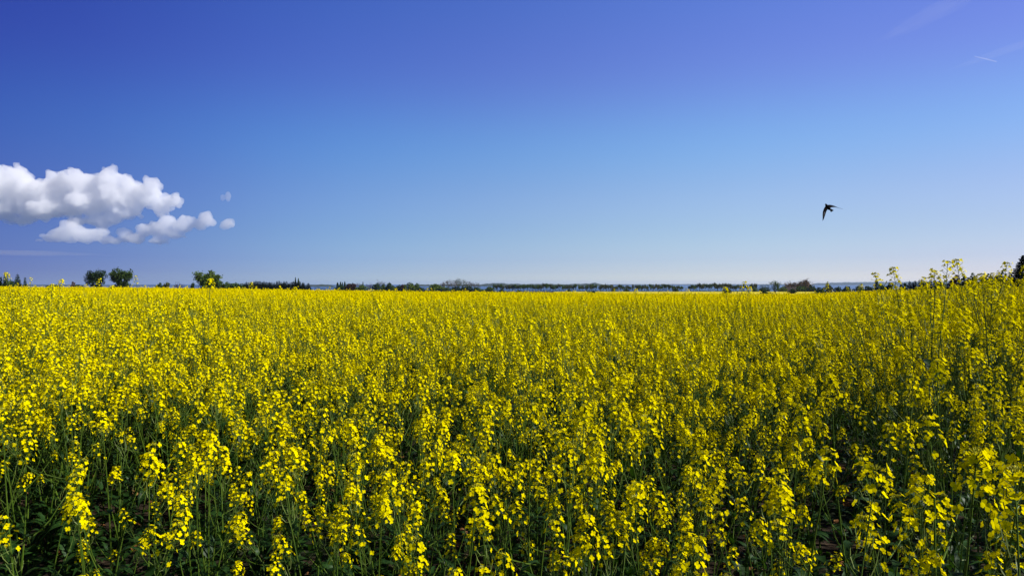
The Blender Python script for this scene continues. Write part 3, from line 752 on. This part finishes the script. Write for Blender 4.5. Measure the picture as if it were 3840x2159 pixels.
# centre, farther away
D = 560
for i, (px, yt, wd, kd, mt, nm, lb) in enumerate((
 (1266, 1058, 9, 'poplar', T_DARK, 'poplar', 'first poplar from the left before the far water'),
 (1277, 1056, 8, 'poplar', T_DARK, 'poplar', 'second poplar from the left, thin and pointed'),
 (1284, 1058, 6, 'poplar', T_DARK, 'poplar', 'third poplar from the left, the narrowest'),
 (1293, 1055, 8, 'poplar', T_DARK, 'poplar', 'fourth poplar from the left, pointed, beside a copper bush'),
 (1272, 1069, 36, 'bush', T_DARK, 'bush', 'dark bush at the foot of the four poplars'),
 (1305, 1064, 12, 'bush', T_DARK, 'bush', 'small dark bush right of the four poplars'),
 (1319, 1064, 38, 'bush', T_RED, 'bush', 'dark copper coloured rounded bush'),
 (1338, 1061, 34, 'bare', T_BUDS, 'bare_tree', 'brownish bare tree behind the copper bush'),
 (1361, 1056, 5, 'poplar', T_FIR, 'cypress', 'single thin dark spire among bare trees'),
 (1352, 1068, 40, 'bush', T_LIGHT, 'bush', 'light green bush right of the copper bush'),
 (1378, 1061, 30, 'bare', T_BUDS, 'bare_tree', 'pale bare tree right of the thin spire'),
 (1396, 1065, 26, 'bare', T_TWIG, 'bare_tree', 'low bare tree between the spire and the dark bush'),
 (1411, 1063, 22, 'bush', T_DARK, 'bush', 'dark green bush left of the tall bare tree'),
 (1428, 1048, 30, 'bare', T_TWIG, 'bare_tree', 'tall bare tree with rounded brown crown'),
 (1440, 1065, 24, 'bush', T_MID, 'bush', 'green bush right of the tall bare tree'),
 (1458, 1061, 18, 'bush', T_DARK, 'bush', 'dark upright bush beside the tall bare tree'),
 (1473, 1069, 24, 'bush', T_MID, 'bush', 'low green bush before the dip in the hedge'),
 (1495, 1069, 22, 'bush', T_DARK, 'bush', 'low dark bush in the dip of the hedge'),
 (1512, 1068, 22, 'bush', T_RED, 'bush', 'brownish bush left of the broad green one'),
 (1543, 1060, 44, 'bush', T_LIGHT, 'bush', 'broad fresh green bush with domed top'),
 (1563, 1063, 28, 'bush', T_MID, 'bush', 'darker bush behind the right side of the domed one'),
 (1580, 1078, 22, 'bush', T_DARK, 'bush', 'low dark bush below the first open water'),
 (1634, 1066, 60, 'bush', T_LIGHT, 'bush', 'round bright green bush standing before the water'),
 (1601, 1087, 26, 'bush', T_BUDS, 'bush', 'low brown bush left of the round bright green bush'),
 (1664, 1052, 30, 'bare', T_TWIG, 'bare_tree', 'bare tree right behind the round bright bush'),
 (1681, 1048, 32, 'bare', T_TWIG, 'bare_tree', 'bare tree, second in the tall bare copse'),
 (1703, 1050, 30, 'bare', T_BUDS, 'bare_tree', 'bare tree with brown buds in the middle of the copse'),
 (1722, 1043, 34, 'bare', T_OLIVE, 'bare_tree', 'tallest tree of the copse, curved greenish crown'),
 (1742, 1049, 34, 'bare', T_OLIVE, 'bare_tree', 'greenish tree just right of the tallest in the copse'),
 (1764, 1055, 32, 'bare', T_TWIG, 'bare_tree', 'bare tree toward the right end of the copse'),
 (1786, 1058, 26, 'bare', T_TWIG, 'bare_tree', 'last bare tree at the right end of the copse'),
 (1672, 1078, 34, 'bush', T_MID, 'bush', 'green bush under the left trees of the bare copse'),
 (1705, 1076, 44, 'bush', T_DARK, 'bush', 'dark bush under the middle of the bare copse'),
 (1745, 1074, 44, 'bush', T_DARK, 'bush', 'dark bush under the right trees of the bare copse'),
 (1786, 1078, 40, 'bush', T_MID, 'bush', 'green bush at the right foot of the bare copse'),
 (1834, 1076, 34, 'bush', T_LIGHT, 'bush', 'round olive bush alone before the water'),
)):
    tree(nm, kd, mt, px, yt - (1 if kd == 'bush' else 0), wd * (1.3 if kd == 'bush' else 1.15), D + (8 if kd != 'bush' else 0) + i % 3 * 3, lb, 'bush' if nm == 'bush' else ('poplar' if nm == 'poplar' else 'tree'))
# long row of slender trees
segs = ((1850, 2236, 'left stretch of the long tree row', 1066), (2250, 2564, 'middle stretch of the tree row, between its two gaps', 1067.5), (2586, 2842, 'right stretch of the tree row, beyond the narrow gap', 1063.5))
for a, b_, nm, yt0 in segs:
    px = a + 3.0
    while px < b_:
        yt = yt0 + rt.uniform(-2.5, 3.5) + 2 * math.sin(px * .03) + 1.3 * math.sin(px * .11)
        tree('slender_tree', 'row', T_OLIVE if rt.random() < .5 else T_MID, px, yt, rt.uniform(11, 19), 655 + rt.uniform(-3, 6), 'slender tree in the ' + nm, 'tree', nm)
        px += rt.uniform(8.5, 14.5)
# hedge under the row
def hedge(name, px0, px1, ytop, d, label, mat, dens=1.5, thick=2.5, seed=1):
    rng = random.Random(seed); b = MB()
    n_ = int((px1 - px0) / FPX * d * 22 * dens)
    for i in range(n_):
        px = rng.uniform(px0, px1); yt = ytop + 1.8 * math.sin(px * .11) + 1.5 * math.sin(px * .37 + 2)
        dd = d + rng.uniform(-.5, .5) * thick; X_ = (px - 1920) / FPX * dd; g = gz(X_, dd); top = max(.6, z_of(yt, d) - g)
        leafquad(b, (X_, dd, g + top * rng.random() ** .8), rng.uniform(.18, .4), rng)
    o_ = link(name, b.mesh(name, [mat])); return tag(o_, label, 'hedge')
hedge('hedge', 1790, 2205, 1086.5, 650, 'dark low hedge under the left stretch of the tree row', T_DARK, seed=1)
hedge('hedge', 2205, 2560, 1084, 651, 'dark low hedge under the middle stretch of the tree row', T_DARK, seed=2)
hedge('hedge', 2578, 2850, 1087, 650, 'low hedge under the right stretch of the tree row', T_MID, seed=3)
hedge('hedge', 1180, 1600, 1078, 575, 'low dark hedge behind the crest left of the water', T_DARK, seed=4)
hedge('hedge', 2830, 3080, 1083, 620, 'dark hedge in front of the thatched farmhouse', T_DARK, seed=5)
for (px, yt, wd, d, mt, lb) in (
 (1880, 1083, 18, 640, T_DARK, 'small dark bush under the left part of the tree row'),
 (1946, 1086, 14, 640, T_DARK, 'second small dark bush along the left tree row'),
 (2133, 1082, 14, 640, T_DARK, 'dark bush below the middle of the left tree row'),
 (2300, 1079, 16, 640, T_DARK, 'upright dark bush among the middle row trunks'),
 (2350, 1080, 22, 640, T_DARK, 'rounded dark bush among the middle row trunks'),
 (2533, 1080, 20, 640, T_DARK, 'dark bush at the right end of the middle tree row'),
 (2224, 1090, 26, 238, T_DARK, 'small dark bush rising from the crest at the left end of the far field'),
 (2209, 1091, 18, 240, T_MID, 'light small bush just left of the dark crest bush'),
 (2730, 1078, 28, 300, T_DARK, 'dark bush in the far field behind a tall rapeseed plant'),
 (2868, 1088, 30, 260, T_DARK, 'dark rounded bush left of the small single tree'),
 (2890, 1096, 34, 258, T_DARK, 'low dark bush at the foot of the small single tree'),
 (2828, 1076, 22, 610, T_MID, 'green bush at the end of the tree row'),
 (2862, 1077, 40, 612, T_DARK, 'dark bush between tree row and single tree'),
 (2931, 1075, 34, 612, T_LIGHT, 'light green bush left of the farmhouse'),
 (2972, 1082, 34, 300, T_DARK, 'dark bush rising in front of the farmhouse'),
 (3003, 1073, 50, 605, T_MID, 'green bush at the right end of the farmhouse'),
 (3047, 1070, 36, 600, T_DARK, 'dark bush right of the brown copse'),
 (3078, 1078, 44, 260, T_DARK, 'black bush at the right end of the far field'),
 (3108, 1064, 32, 420, T_OLIVE, 'grey green bush before the blue hills'),
 (3141, 1074, 28, 420, T_DARK, 'low dark bush right of the grey green one'),
 (3180, 1073, 40, 420, T_DARK, 'dark bush in the hedge before the water, left of two'),
 (3226, 1073, 46, 425, T_MID, 'dark bush in the hedge before the water, right of two'),
 (3262, 1072, 40, 400, T_DARK, 'dark bush left of the small spruce'),
 (3310, 1064, 36, 300, T_MID, 'green bush right of the small spruce'),
):
    tree('bush', 'bush', mt, px, yt, wd, d, lb, 'bush')
for (a, b_, lb) in ((2438, 2478, 'first low dark weed mound on the crest of the far field'), (2500, 2546, 'second low dark weed mound on the crest of the far field'), (2624, 2662, 'third low dark weed mound on the crest of the far field'), (2760, 2800, 'low weed mound behind the broad rapeseed plant'), (2905, 2925, 'small weed mound beside the single tree'), (2990, 3062, 'widest dark weed mound before the farmhouse')):
    hedge('weed_mound', a, b_, 1102.3, 236, lb, T_DARK, 4, 3, seed=a)
tree('small_tree', 'broad', T_MID, 2906, 1052, 40, 262, 'small single tree with clear trunk in the far field', 'tree', meshes=custom(mk_broad, T_MID, 611, .35, 1100, ls=.022))
for i, (px, yt, wd) in enumerate(((2955, 1055, 30), (2975, 1052, 32), (2998, 1048, 34), (3022, 1043, 40))):
    tree('budding_tree', 'bare', T_BUDS, px, yt, wd, 640, ['first', 'second', 'third', 'tallest and rightmost'][i] + ' brown budding tree behind the farmhouse', 'tree', 'brown copse behind the farmhouse')
    tree('budding_shrub', 'bush', T_BUDS, px + 3, yt + 8, wd, 644, ['first', 'second', 'third', 'rightmost'][i] + ' brown budding shrub under the copse behind the farmhouse', 'shrub', 'brown copse behind the farmhouse')
for i, (px, yt) in enumerate(((2858, 1066), (2876, 1065), (2940, 1068))):
    tree('bare_tree', 'bare', T_OLIVE, px, yt, 24, 640, ['thin tree left of the single tree', 'thin tree just behind the left side of the single tree', 'thin tree left of the brown copse'][i], 'tree')
# farmhouse with a dark thatched roof
M_THATCH = solidmat('thatch', (.03, .02, .02), (.05, .035, .03), 3, .95, .4)
M_WALL = solidmat('white_wall', (.5, .47, .42), (.6, .57, .5), 2, .9)
M_WOODP = solidmat('painted_wood', (.04, .05, .05), (.06, .07, .06), 4, .7)
M_GLASS = solidmat('dark_glass', (.01, .012, .015), (.02, .022, .025), 1, .1)
X_, Y_, _ = at(2969, 615); fh = empty('farmhouse', (X_, Y_, gz(X_, Y_) - .1), rad(6)); tag(fh, 'long low farmhouse with dark roof half hidden by bushes', 'farmhouse')
b = MB(); b.box(-6.2, 6.2, -3, 3, 0, 2.4); link('wall', b.mesh('wall', [M_WALL]), fh)
zt = z_of(1075.5, 615) - gz(X_, Y_) + .1
b = MB(); b.v = [(-6.8, -3.6, 2.2), (6.8, -3.6, 2.2), (6.8, 3.6, 2.2), (-6.8, 3.6, 2.2), (-5.2, 0, zt), (5.2, 0, zt), (-6.8, -3.6, 2.0), (6.8, -3.6, 2.0), (6.8, 3.6, 2.0), (-6.8, 3.6, 2.0)]
b.f = [(0, 1, 5, 4), (2, 3, 4, 5), (1, 2, 5), (3, 0, 4), (6, 9, 8, 7), (0, 6, 7, 1), (1, 7, 8, 2), (2, 8, 9, 3), (3, 9, 6, 0)]; b.m = [0] * 9
rf = link('roof', b.mesh('roof', [M_THATCH]), fh)
b = MB(); b.box(-.4, .4, -.4, .4, zt - .5, zt + .5); link('chimney', b.mesh('chimney', [M_THATCH]), rf)
b = MB(); b.box(-.5, .5, -3.06, -2.98, 0, 2); dr = link('door', b.mesh('door', [M_WOODP]), fh)
for q in (-4.4, -2.4, 2.4, 4.4):
    b = MB(); b.box(q - .55, q + .55, -3.05, -2.98, .9, 1.9); wn = link('window', b.mesh('window', [M_WOODP]), fh)
    b = MB(); b.box(q - .45, q + .45, -3.07, -3.04, 1.0, 1.8); link('pane', b.mesh('pane', [M_GLASS]), wn)

# right side, nearer dark conifers and bushes
SP = custom(mk_fir, T_FIR, 801, 1.0, -.1, 20)
tree('spruce', 'fir', T_FIR, 3287, 1044, 26, 150, 'small dark spruce with long leader shoot, alone before the blue hills', 'spruce', meshes=SP)
for i, (px, yt) in enumerate(((3411, 1051), (3432, 1052), (3447, 1049), (3458, 1048), (3474, 1053), (3489, 1049), (3505, 1050), (3422, 1058), (3466, 1060))):
    tree('young_spruce', 'fir', T_FIR, px, yt, 30, 95 + i % 3 * 3, 'young black spruce with bare leader in the group left of the brown bush', 'spruce', 'young spruces left of the brown bush', meshes=SP if i % 2 else None)
for (px, yt, wd, d, kd, mt, lb) in (
 (3340, 1060, 50, 110, 'bush', T_DARK, 'dark bush left of the young spruces'),
 (3385, 1062, 50, 105, 'bush', T_DARK, 'dark low bush touching the young spruces'),
 (3577, 1032, 56, 90, 'bush', T_RED, 'brown domed bush behind the tall rapeseed'),
 (3625, 1036, 50, 88, 'bush', T_DARK, 'dark bush right of the brown domed bush'),
 (3654, 1024, 40, 86, 'bush', T_DARK, 'dark bush with pointed shoots behind the forked rapeseed'),
 (3700, 1030, 60, 84, 'bush', T_DARK, 'black dense bush behind the round rapeseed head'),
 (3752, 1018, 46, 82, 'bush', T_DARK, 'dark bush with spiky top left of the black conifer'),
 (3792, 1028, 50, 80, 'bush', T_DARK, 'dark loose bush touching the black conifer'),
 (3530, 1054, 50, 92, 'bush', T_DARK, 'dark bush between spruces and brown bush'),
):
    tree('bush', kd, mt, px, yt, wd, d, lb, 'bush')
tree('conifer', 'fir', T_FIR, 3848, 955, 120, 78, 'large black conifer cut off by the right border', 'conifer', meshes=custom(mk_fir, T_FIR, 844, 1.6, -.05, 26))

def nth(n_): return '%d%s' % (n_, 'th' if 10 < n_ % 100 < 20 else {1: 'st', 2: 'nd', 3: 'rd'}.get(n_ % 10, 'th'))
for key, what, txt in (('left stretch of', 'slender_tree', 'slender tree, %s from left in the left stretch of the tree row'), ('middle stretch of', 'slender_tree', 'slender tree, %s from left in the stretch between the row\'s gaps'),
                       ('right stretch of', 'slender_tree', 'slender tree, %s from left in the right stretch of the tree row'), ('firs of the dark wood', 'fir_tree', 'black green fir, %s from left in the dense dark fir wood'),
                       ('young spruces', 'young_spruce', 'young black spruce, %s from left in the group before the brown bush')):
    L_ = sorted([o_ for o_ in col.objects if o_.name.startswith(what) and key in str(o_.get('group', ''))], key=lambda o_: o_.location.x / o_.location.y)
    for i, o_ in enumerate(L_): o_['label'] = txt % nth(i + 1)
# ------------------------------------------------------------------ the bird
m, n, o = newmat('dark_feathers'); p = n.nodes.new('ShaderNodeBsdfPrincipled'); p.inputs['Roughness'].default_value = .9; p.inputs['Specular IOR Level'].default_value = .02
no = n.nodes.new('ShaderNodeTexNoise'); no.inputs['Scale'].default_value = 30; r_ = n.nodes.new('ShaderNodeValToRGB')
r_.color_ramp.elements[0].color = (.003, .003, .004, 1); r_.color_ramp.elements[1].color = (.010, .009, .009, 1)
tc = n.nodes.new('ShaderNodeTexCoord'); n.links.new(tc.outputs['Object'], no.inputs[0]); n.links.new(no.outputs[0], r_.inputs[0]); n.links.new(r_.outputs[0], p.inputs[0]); n.links.new(p.outputs[0], o.inputs[0])
M_FEA = m
M_WPALE = solidmat('pale_feathers', (.08, .075, .08), (.16, .15, .16), 60, .7)
BD = 14.0
def bp_(zx, zy, dd=0.0):
    """point of the bird from its place in the enlarged crop of the photograph"""
    px, py = 3020 + zx / 10.345, 720 + zy / 10.345; d = BD + dd
    return Vector(((px - 1920) / FPX * d, d, z_of(py, d)))
def bird():
    vs = []; ed = []; rr = []
    def chain(pts, start=None):
        prev = start
        for (q, r) in pts:
            vs.append(q); rr.append(r); i = len(vs) - 1
            if prev is not None: ed.append((prev, i))
            prev = i
        return prev
    # body: tail root -> belly -> breast -> neck -> head -> beak
    chain([(bp_(870, 600), (.034, .034))])
    chain([(bp_(830, 560), (.033, .036)), (bp_(805, 515), (.024, .024)), (bp_(785, 480), (.018, .018)), (bp_(772, 452), (.007, .007))], 0)
    chain([(bp_(925, 660), (.026, .026)), (bp_(975, 705), (.014, .012))], 0)
    me = bpy.data.meshes.new('bird'); org = bp_(870, 600)
    me.from_pydata([tuple(q - org) for q in vs], ed, []); o_ = bpy.data.objects.new('bird', me); col.objects.link(o_); o_.location = org
    md = o_.modifiers.new('skin', 'SKIN'); 
    for i, sv in enumerate(me.skin_vertices[0].data): sv.radius = rr[i]; sv.use_root = (i == 0)
    o_.modifiers.new('sub', 'SUBSURF').levels = 2; o_.modifiers['sub'].render_levels = 2
    me.materials.append(M_FEA)
    return o_, org
bo, borg = bird()
tag(bo, 'dark bird with swept pointed wings and fanned tail flying in clear sky', 'bird')
def plate(name, lead, trail, th, mats, paleband=False):
    """a wing or tail: aerofoil surface between leading and trailing edge, with thickness"""
    n_ = len(lead); b = MB(); top = []; bot = []
    for i in range(n_):
        L_, T_ = lead[i] - borg, trail[i] - borg; k = th * (1 - .8 * i / (n_ - 1)); up = Vector((0, .75, .65))
        mid1 = L_.lerp(T_, .3); mid2 = L_.lerp(T_, .65)
        top.append([L_, mid1 + up * k, mid2 + up * k * .7, T_]); bot.append([L_, mid1 - up * k * .6, mid2 - up * k * .4, T_])
    b.quadstrip(top, 0); b.quadstrip([list(reversed(r)) for r in bot], 0)
    if paleband:
        nf = (n_ - 1) * 3
        for j in range(nf, 2 * nf):
            if (j - nf) // 3 in (3, 4) and (j - nf) % 3 in (1,): b.m[j] = 1
    return link(name, b.mesh(name, mats, True), bo)
lead_l = [bp_(800, 540), bp_(752, 575, -.02), bp_(705, 660, -.04), bp_(672, 760, -.05), bp_(662, 860, -.05), bp_(664, 970, -.03), bp_(664, 1050, -.01), bp_(660, 1112, 0)]
trail_l = [bp_(880, 650), bp_(870, 660, -.02), bp_(835, 705, -.03), bp_(800, 775, -.03), bp_(775, 860, -.03), bp_(745, 950, -.02), bp_(712, 1040, 0), bp_(672, 1118, 0)]
plate('wing', lead_l, trail_l, .022, [M_FEA, M_WPALE], True)
lead_r = [bp_(840, 535), bp_(880, 500, .03), bp_(950, 497, .06), bp_(1030, 515, .09), bp_(1115, 540, .11), bp_(1200, 580, .13), bp_(1290, 622, .14), bp_(1452, 664, .16)]
trail_r = [bp_(900, 640), bp_(960, 625, .02), bp_(1000, 600, .04), bp_(1060, 595, .07), bp_(1130, 590, .10), bp_(1215, 606, .12), bp_(1300, 632, .14), bp_(1454, 669, .16)]
plate('wing', lead_r, trail_r, .022, [M_FEA])
tl = [bp_(935, 690), bp_(960, 740), bp_(982, 786)]; tr_ = [bp_(985, 650), bp_(1040, 680), bp_(1098, 715)]
plate('tail', tl, tr_, .006, [M_FEA])

# ------------------------------------------------------------------ clouds
def volmat(name, dens, colr=(1, 1, 1), aniso=.2):
    m, n, o = newmat(name); v = n.nodes.new('ShaderNodeVolumePrincipled')
    v.inputs['Color'].default_value = (*[q * .995 for q in colr], 1); v.inputs['Density'].default_value = dens; v.inputs['Anisotropy'].default_value = aniso
    n.links.new(v.outputs[0], o.inputs['Volume']); return m
CD = 8000.0
def cpos(px, py, dd=0.0):
    d = CD + dd; return Vector(((px - 1920) / FPX * d, d, z_of(py, d)))
def ico(center, r, sub=2):
    import bmesh
    bm = bmesh.new(); bmesh.ops.create_icosphere(bm, subdivisions=sub, radius=1)
    V = [tuple(Vector((v.co.x * r[0], v.co.y * r[1], v.co.z * r[2])) + center) for v in bm.verts]; F = [tuple(v.index for v in f.verts) for f in bm.faces]; bm.free()
    return V, F
def cloud(name, lobes, label, dens, voxel=38, seed=0, noise=1.0, group=None, near=0.0):
    """lobes: (px, py, radius px, vertical squash). Lobes are merged, then broken up with two sizes of noise"""
    rng = random.Random(seed); b = MB(); c0 = cpos(lobes[0][0], lobes[0][1])
    u = CD / FPX
    for (px, py, r, sq) in lobes:
        for k in range(12):
            f = 1 if k == 0 else rng.uniform(.25, .55)
            off = Vector((0, 0, 0)) if k == 0 else Vector((rng.uniform(-1, 1), rng.uniform(-.9, .9), rng.uniform(-.35, .9))).normalized() * r * u * .78
            off.z *= sq
            V, F = ico(cpos(px, py, -near) + off - c0, (r * u * f, r * u * f, r * u * f * (sq if k == 0 else min(1, sq * 1.2))))
            base = len(b.v); b.v += V; b.f += [tuple(base + i for i in f_) for f_ in F]; b.m += [0] * len(F)
    o_ = link(name, b.mesh(name, [volmat(name + '_vapour', dens)], True)); o_.location = c0
    rm = o_.modifiers.new('merge', 'REMESH'); rm.mode = 'VOXEL'; rm.voxel_size = voxel; rm.use_smooth_shade = True
    for nm, sz, st in (('billow', 260, -150 * noise), ('puff', 110, -75 * noise), ('fray', 52, -55 * noise), ('wisp', 48, 60 * noise)):
        tx = bpy.data.textures.new(name + nm, 'VORONOI' if nm != 'wisp' else 'CLOUDS'); tx.noise_scale = sz
        if nm != 'wisp': tx.distance_metric = 'DISTANCE'; tx.noise_intensity = 1.0
        else: tx.noise_depth = 5
        md = o_.modifiers.new(nm, 'DISPLACE'); md.texture = tx; md.strength = st; md.mid_level = .45; md.texture_coords = 'GLOBAL'
    r2 = o_.modifiers.new('clean', 'REMESH'); r2.mode = 'VOXEL'; r2.voxel_size = voxel; r2.use_smooth_shade = True
    return tag(o_, label, 'cloud', group)
big = [(-160, 740, 100, .8), (-60, 700, 90, .9), (30, 690, 78, .9), (20, 770, 90, .6), (120, 725, 78, .8), (150, 790, 80, .5), (215, 715, 70, .9), (240, 780, 85, .5), (300, 695, 66, 1),
       (330, 760, 85, .6), (400, 705, 58, 1), (440, 740, 68, .9), (445, 690, 38, 1), (510, 745, 62, .9), (560, 710, 38, 1), (575, 690, 26, 1), (590, 765, 40, .8), (655, 745, 30, 1), (620, 755, 24, 1), (480, 800, 50, .6), (380, 825, 50, .6), (300, 835, 45, .5),
       (90, 830, 50, .35)]
cloud('cumulus_cloud', big, 'largest white cumulus cloud with grey base at the left', .012, seed=1, voxel=13)
cloud('cumulus_cloud', [(190, 895, 28, .7), (230, 882, 38, .8), (275, 868, 44, .9), (310, 885, 40, .7), (350, 880, 34, .6), (390, 870, 30, .5), (260, 905, 30, .4), (150, 900, 14, .5)], 'low flat cloud tucked under the largest cloud', .008, seed=12, voxel=11, noise=.4, near=250)
cloud('cumulus_cloud', [(400, 898, 22, .8), (440, 905, 30, .6), (470, 885, 30, .9), (510, 895, 34, .7), (545, 860, 34, 1), (590, 860, 40, .9), (625, 835, 30, 1), (650, 885, 34, .6), (690, 850, 36, .9), (715, 828, 22, 1), (745, 845, 26, .9), (778, 822, 26, 1), (790, 835, 22, 1), (600, 905, 38, .4), (690, 890, 22, .6)],
      'long slanting cloud right of and below the largest one', .011, seed=3, voxel=11, noise=.5)
cloud('cumulus_cloud', [(850, 843, 26, .8), (858, 840, 19, .9), (845, 838, 18, 1)], 'small faint round puff right of the slanting cloud', .010, seed=4, voxel=9, noise=.38)
cloud('cloud_wisp', [(836, 742, 9, 1.6), (856, 738, 12, 1.8)], 'tiny faint wisp of cloud alone above the small puff', .007, seed=5, voxel=6, noise=.08)
def lens(name, p0, p1, thick, depth, dens, label, cat, D_, colr=(1, 1, 1)):
    """a thin sheet of ice cloud, thickest along its middle"""
    a = Vector(((p0[0] - 1920) / FPX * D_, D_, z_of(p0[1], D_))); c_ = Vector(((p1[0] - 1920) / FPX * D_, D_, z_of(p1[1], D_)))
    V, F = ico(Vector((0, 0, 0)), (1, 1, 1), 4); b = MB(); b.v = V; b.f = F; b.m = [0] * len(F)
    o_ = link(name, b.mesh(name, [volmat(name + '_ice', dens, colr)], True))
    dx = c_ - a; o_.location = (a + c_) / 2; o_.rotation_mode = 'QUATERNION'; o_.rotation_quaternion = dx.to_track_quat('X', 'Z')
    o_.scale = (dx.length / 2, depth, thick)
    tx = bpy.data.textures.new(name + '_drift', 'CLOUDS'); tx.noise_scale = .35; tx.noise_depth = 3
    md = o_.modifiers.new('drift', 'DISPLACE'); md.texture = tx; md.strength = 1.1; md.mid_level = .55; md.texture_coords = 'LOCAL'
    return tag(o_, label, cat)
lens('cirrus_streak', (3300, 150), (3720, -60), 260, 700, 3.5e-5, 'faint pale cirrus streak slanting up to the top border at the right', 'cloud', 20000)
lens('cirrus_streak', (3560, 262), (4000, 110), 120, 500, 4e-5, 'faint cirrus streak crossing behind the short contrail', 'cloud', 20000)
lens('cloud_bank', (-500, 938), (400, 954), 110, 900, 12e-5, 'thin flat bank of cloud low above the trees at the far left', 'cloud', 26000)
a = Vector(((3650 - 1920) / FPX * 12000, 12000, z_of(213, 12000))); c_ = Vector(((3705 - 1920) / FPX * 12000, 11800, z_of(234, 11800)))
b = MB(); b.tube([a, a.lerp(c_, .35), a.lerp(c_, .7), a.lerp(c_, .97), c_], [9, 12, 14, 12, 3], 10, 0)
tag(link('contrail', b.mesh('contrail', [volmat('contrail_ice', .009)], True)), 'short white aircraft contrail high at the right', 'contrail')

# ------------------------------------------------------------------ haze
b = MB(); b.box(-13500, 13500, -3000, 13500, -19, 42)
m, n, o = newmat('haze_air'); v = n.nodes.new('ShaderNodeVolumePrincipled'); v.inputs['Color'].default_value = (.62, .78, 1, 1); v.inputs['Density'].default_value = 4.5e-5; v.inputs['Anisotropy'].default_value = .3
n.links.new(v.outputs[0], o.inputs['Volume'])
tag(link('haze', b.mesh('haze', [m])), 'thin bluish haze over the water and far shore', 'haze', kind='stuff')
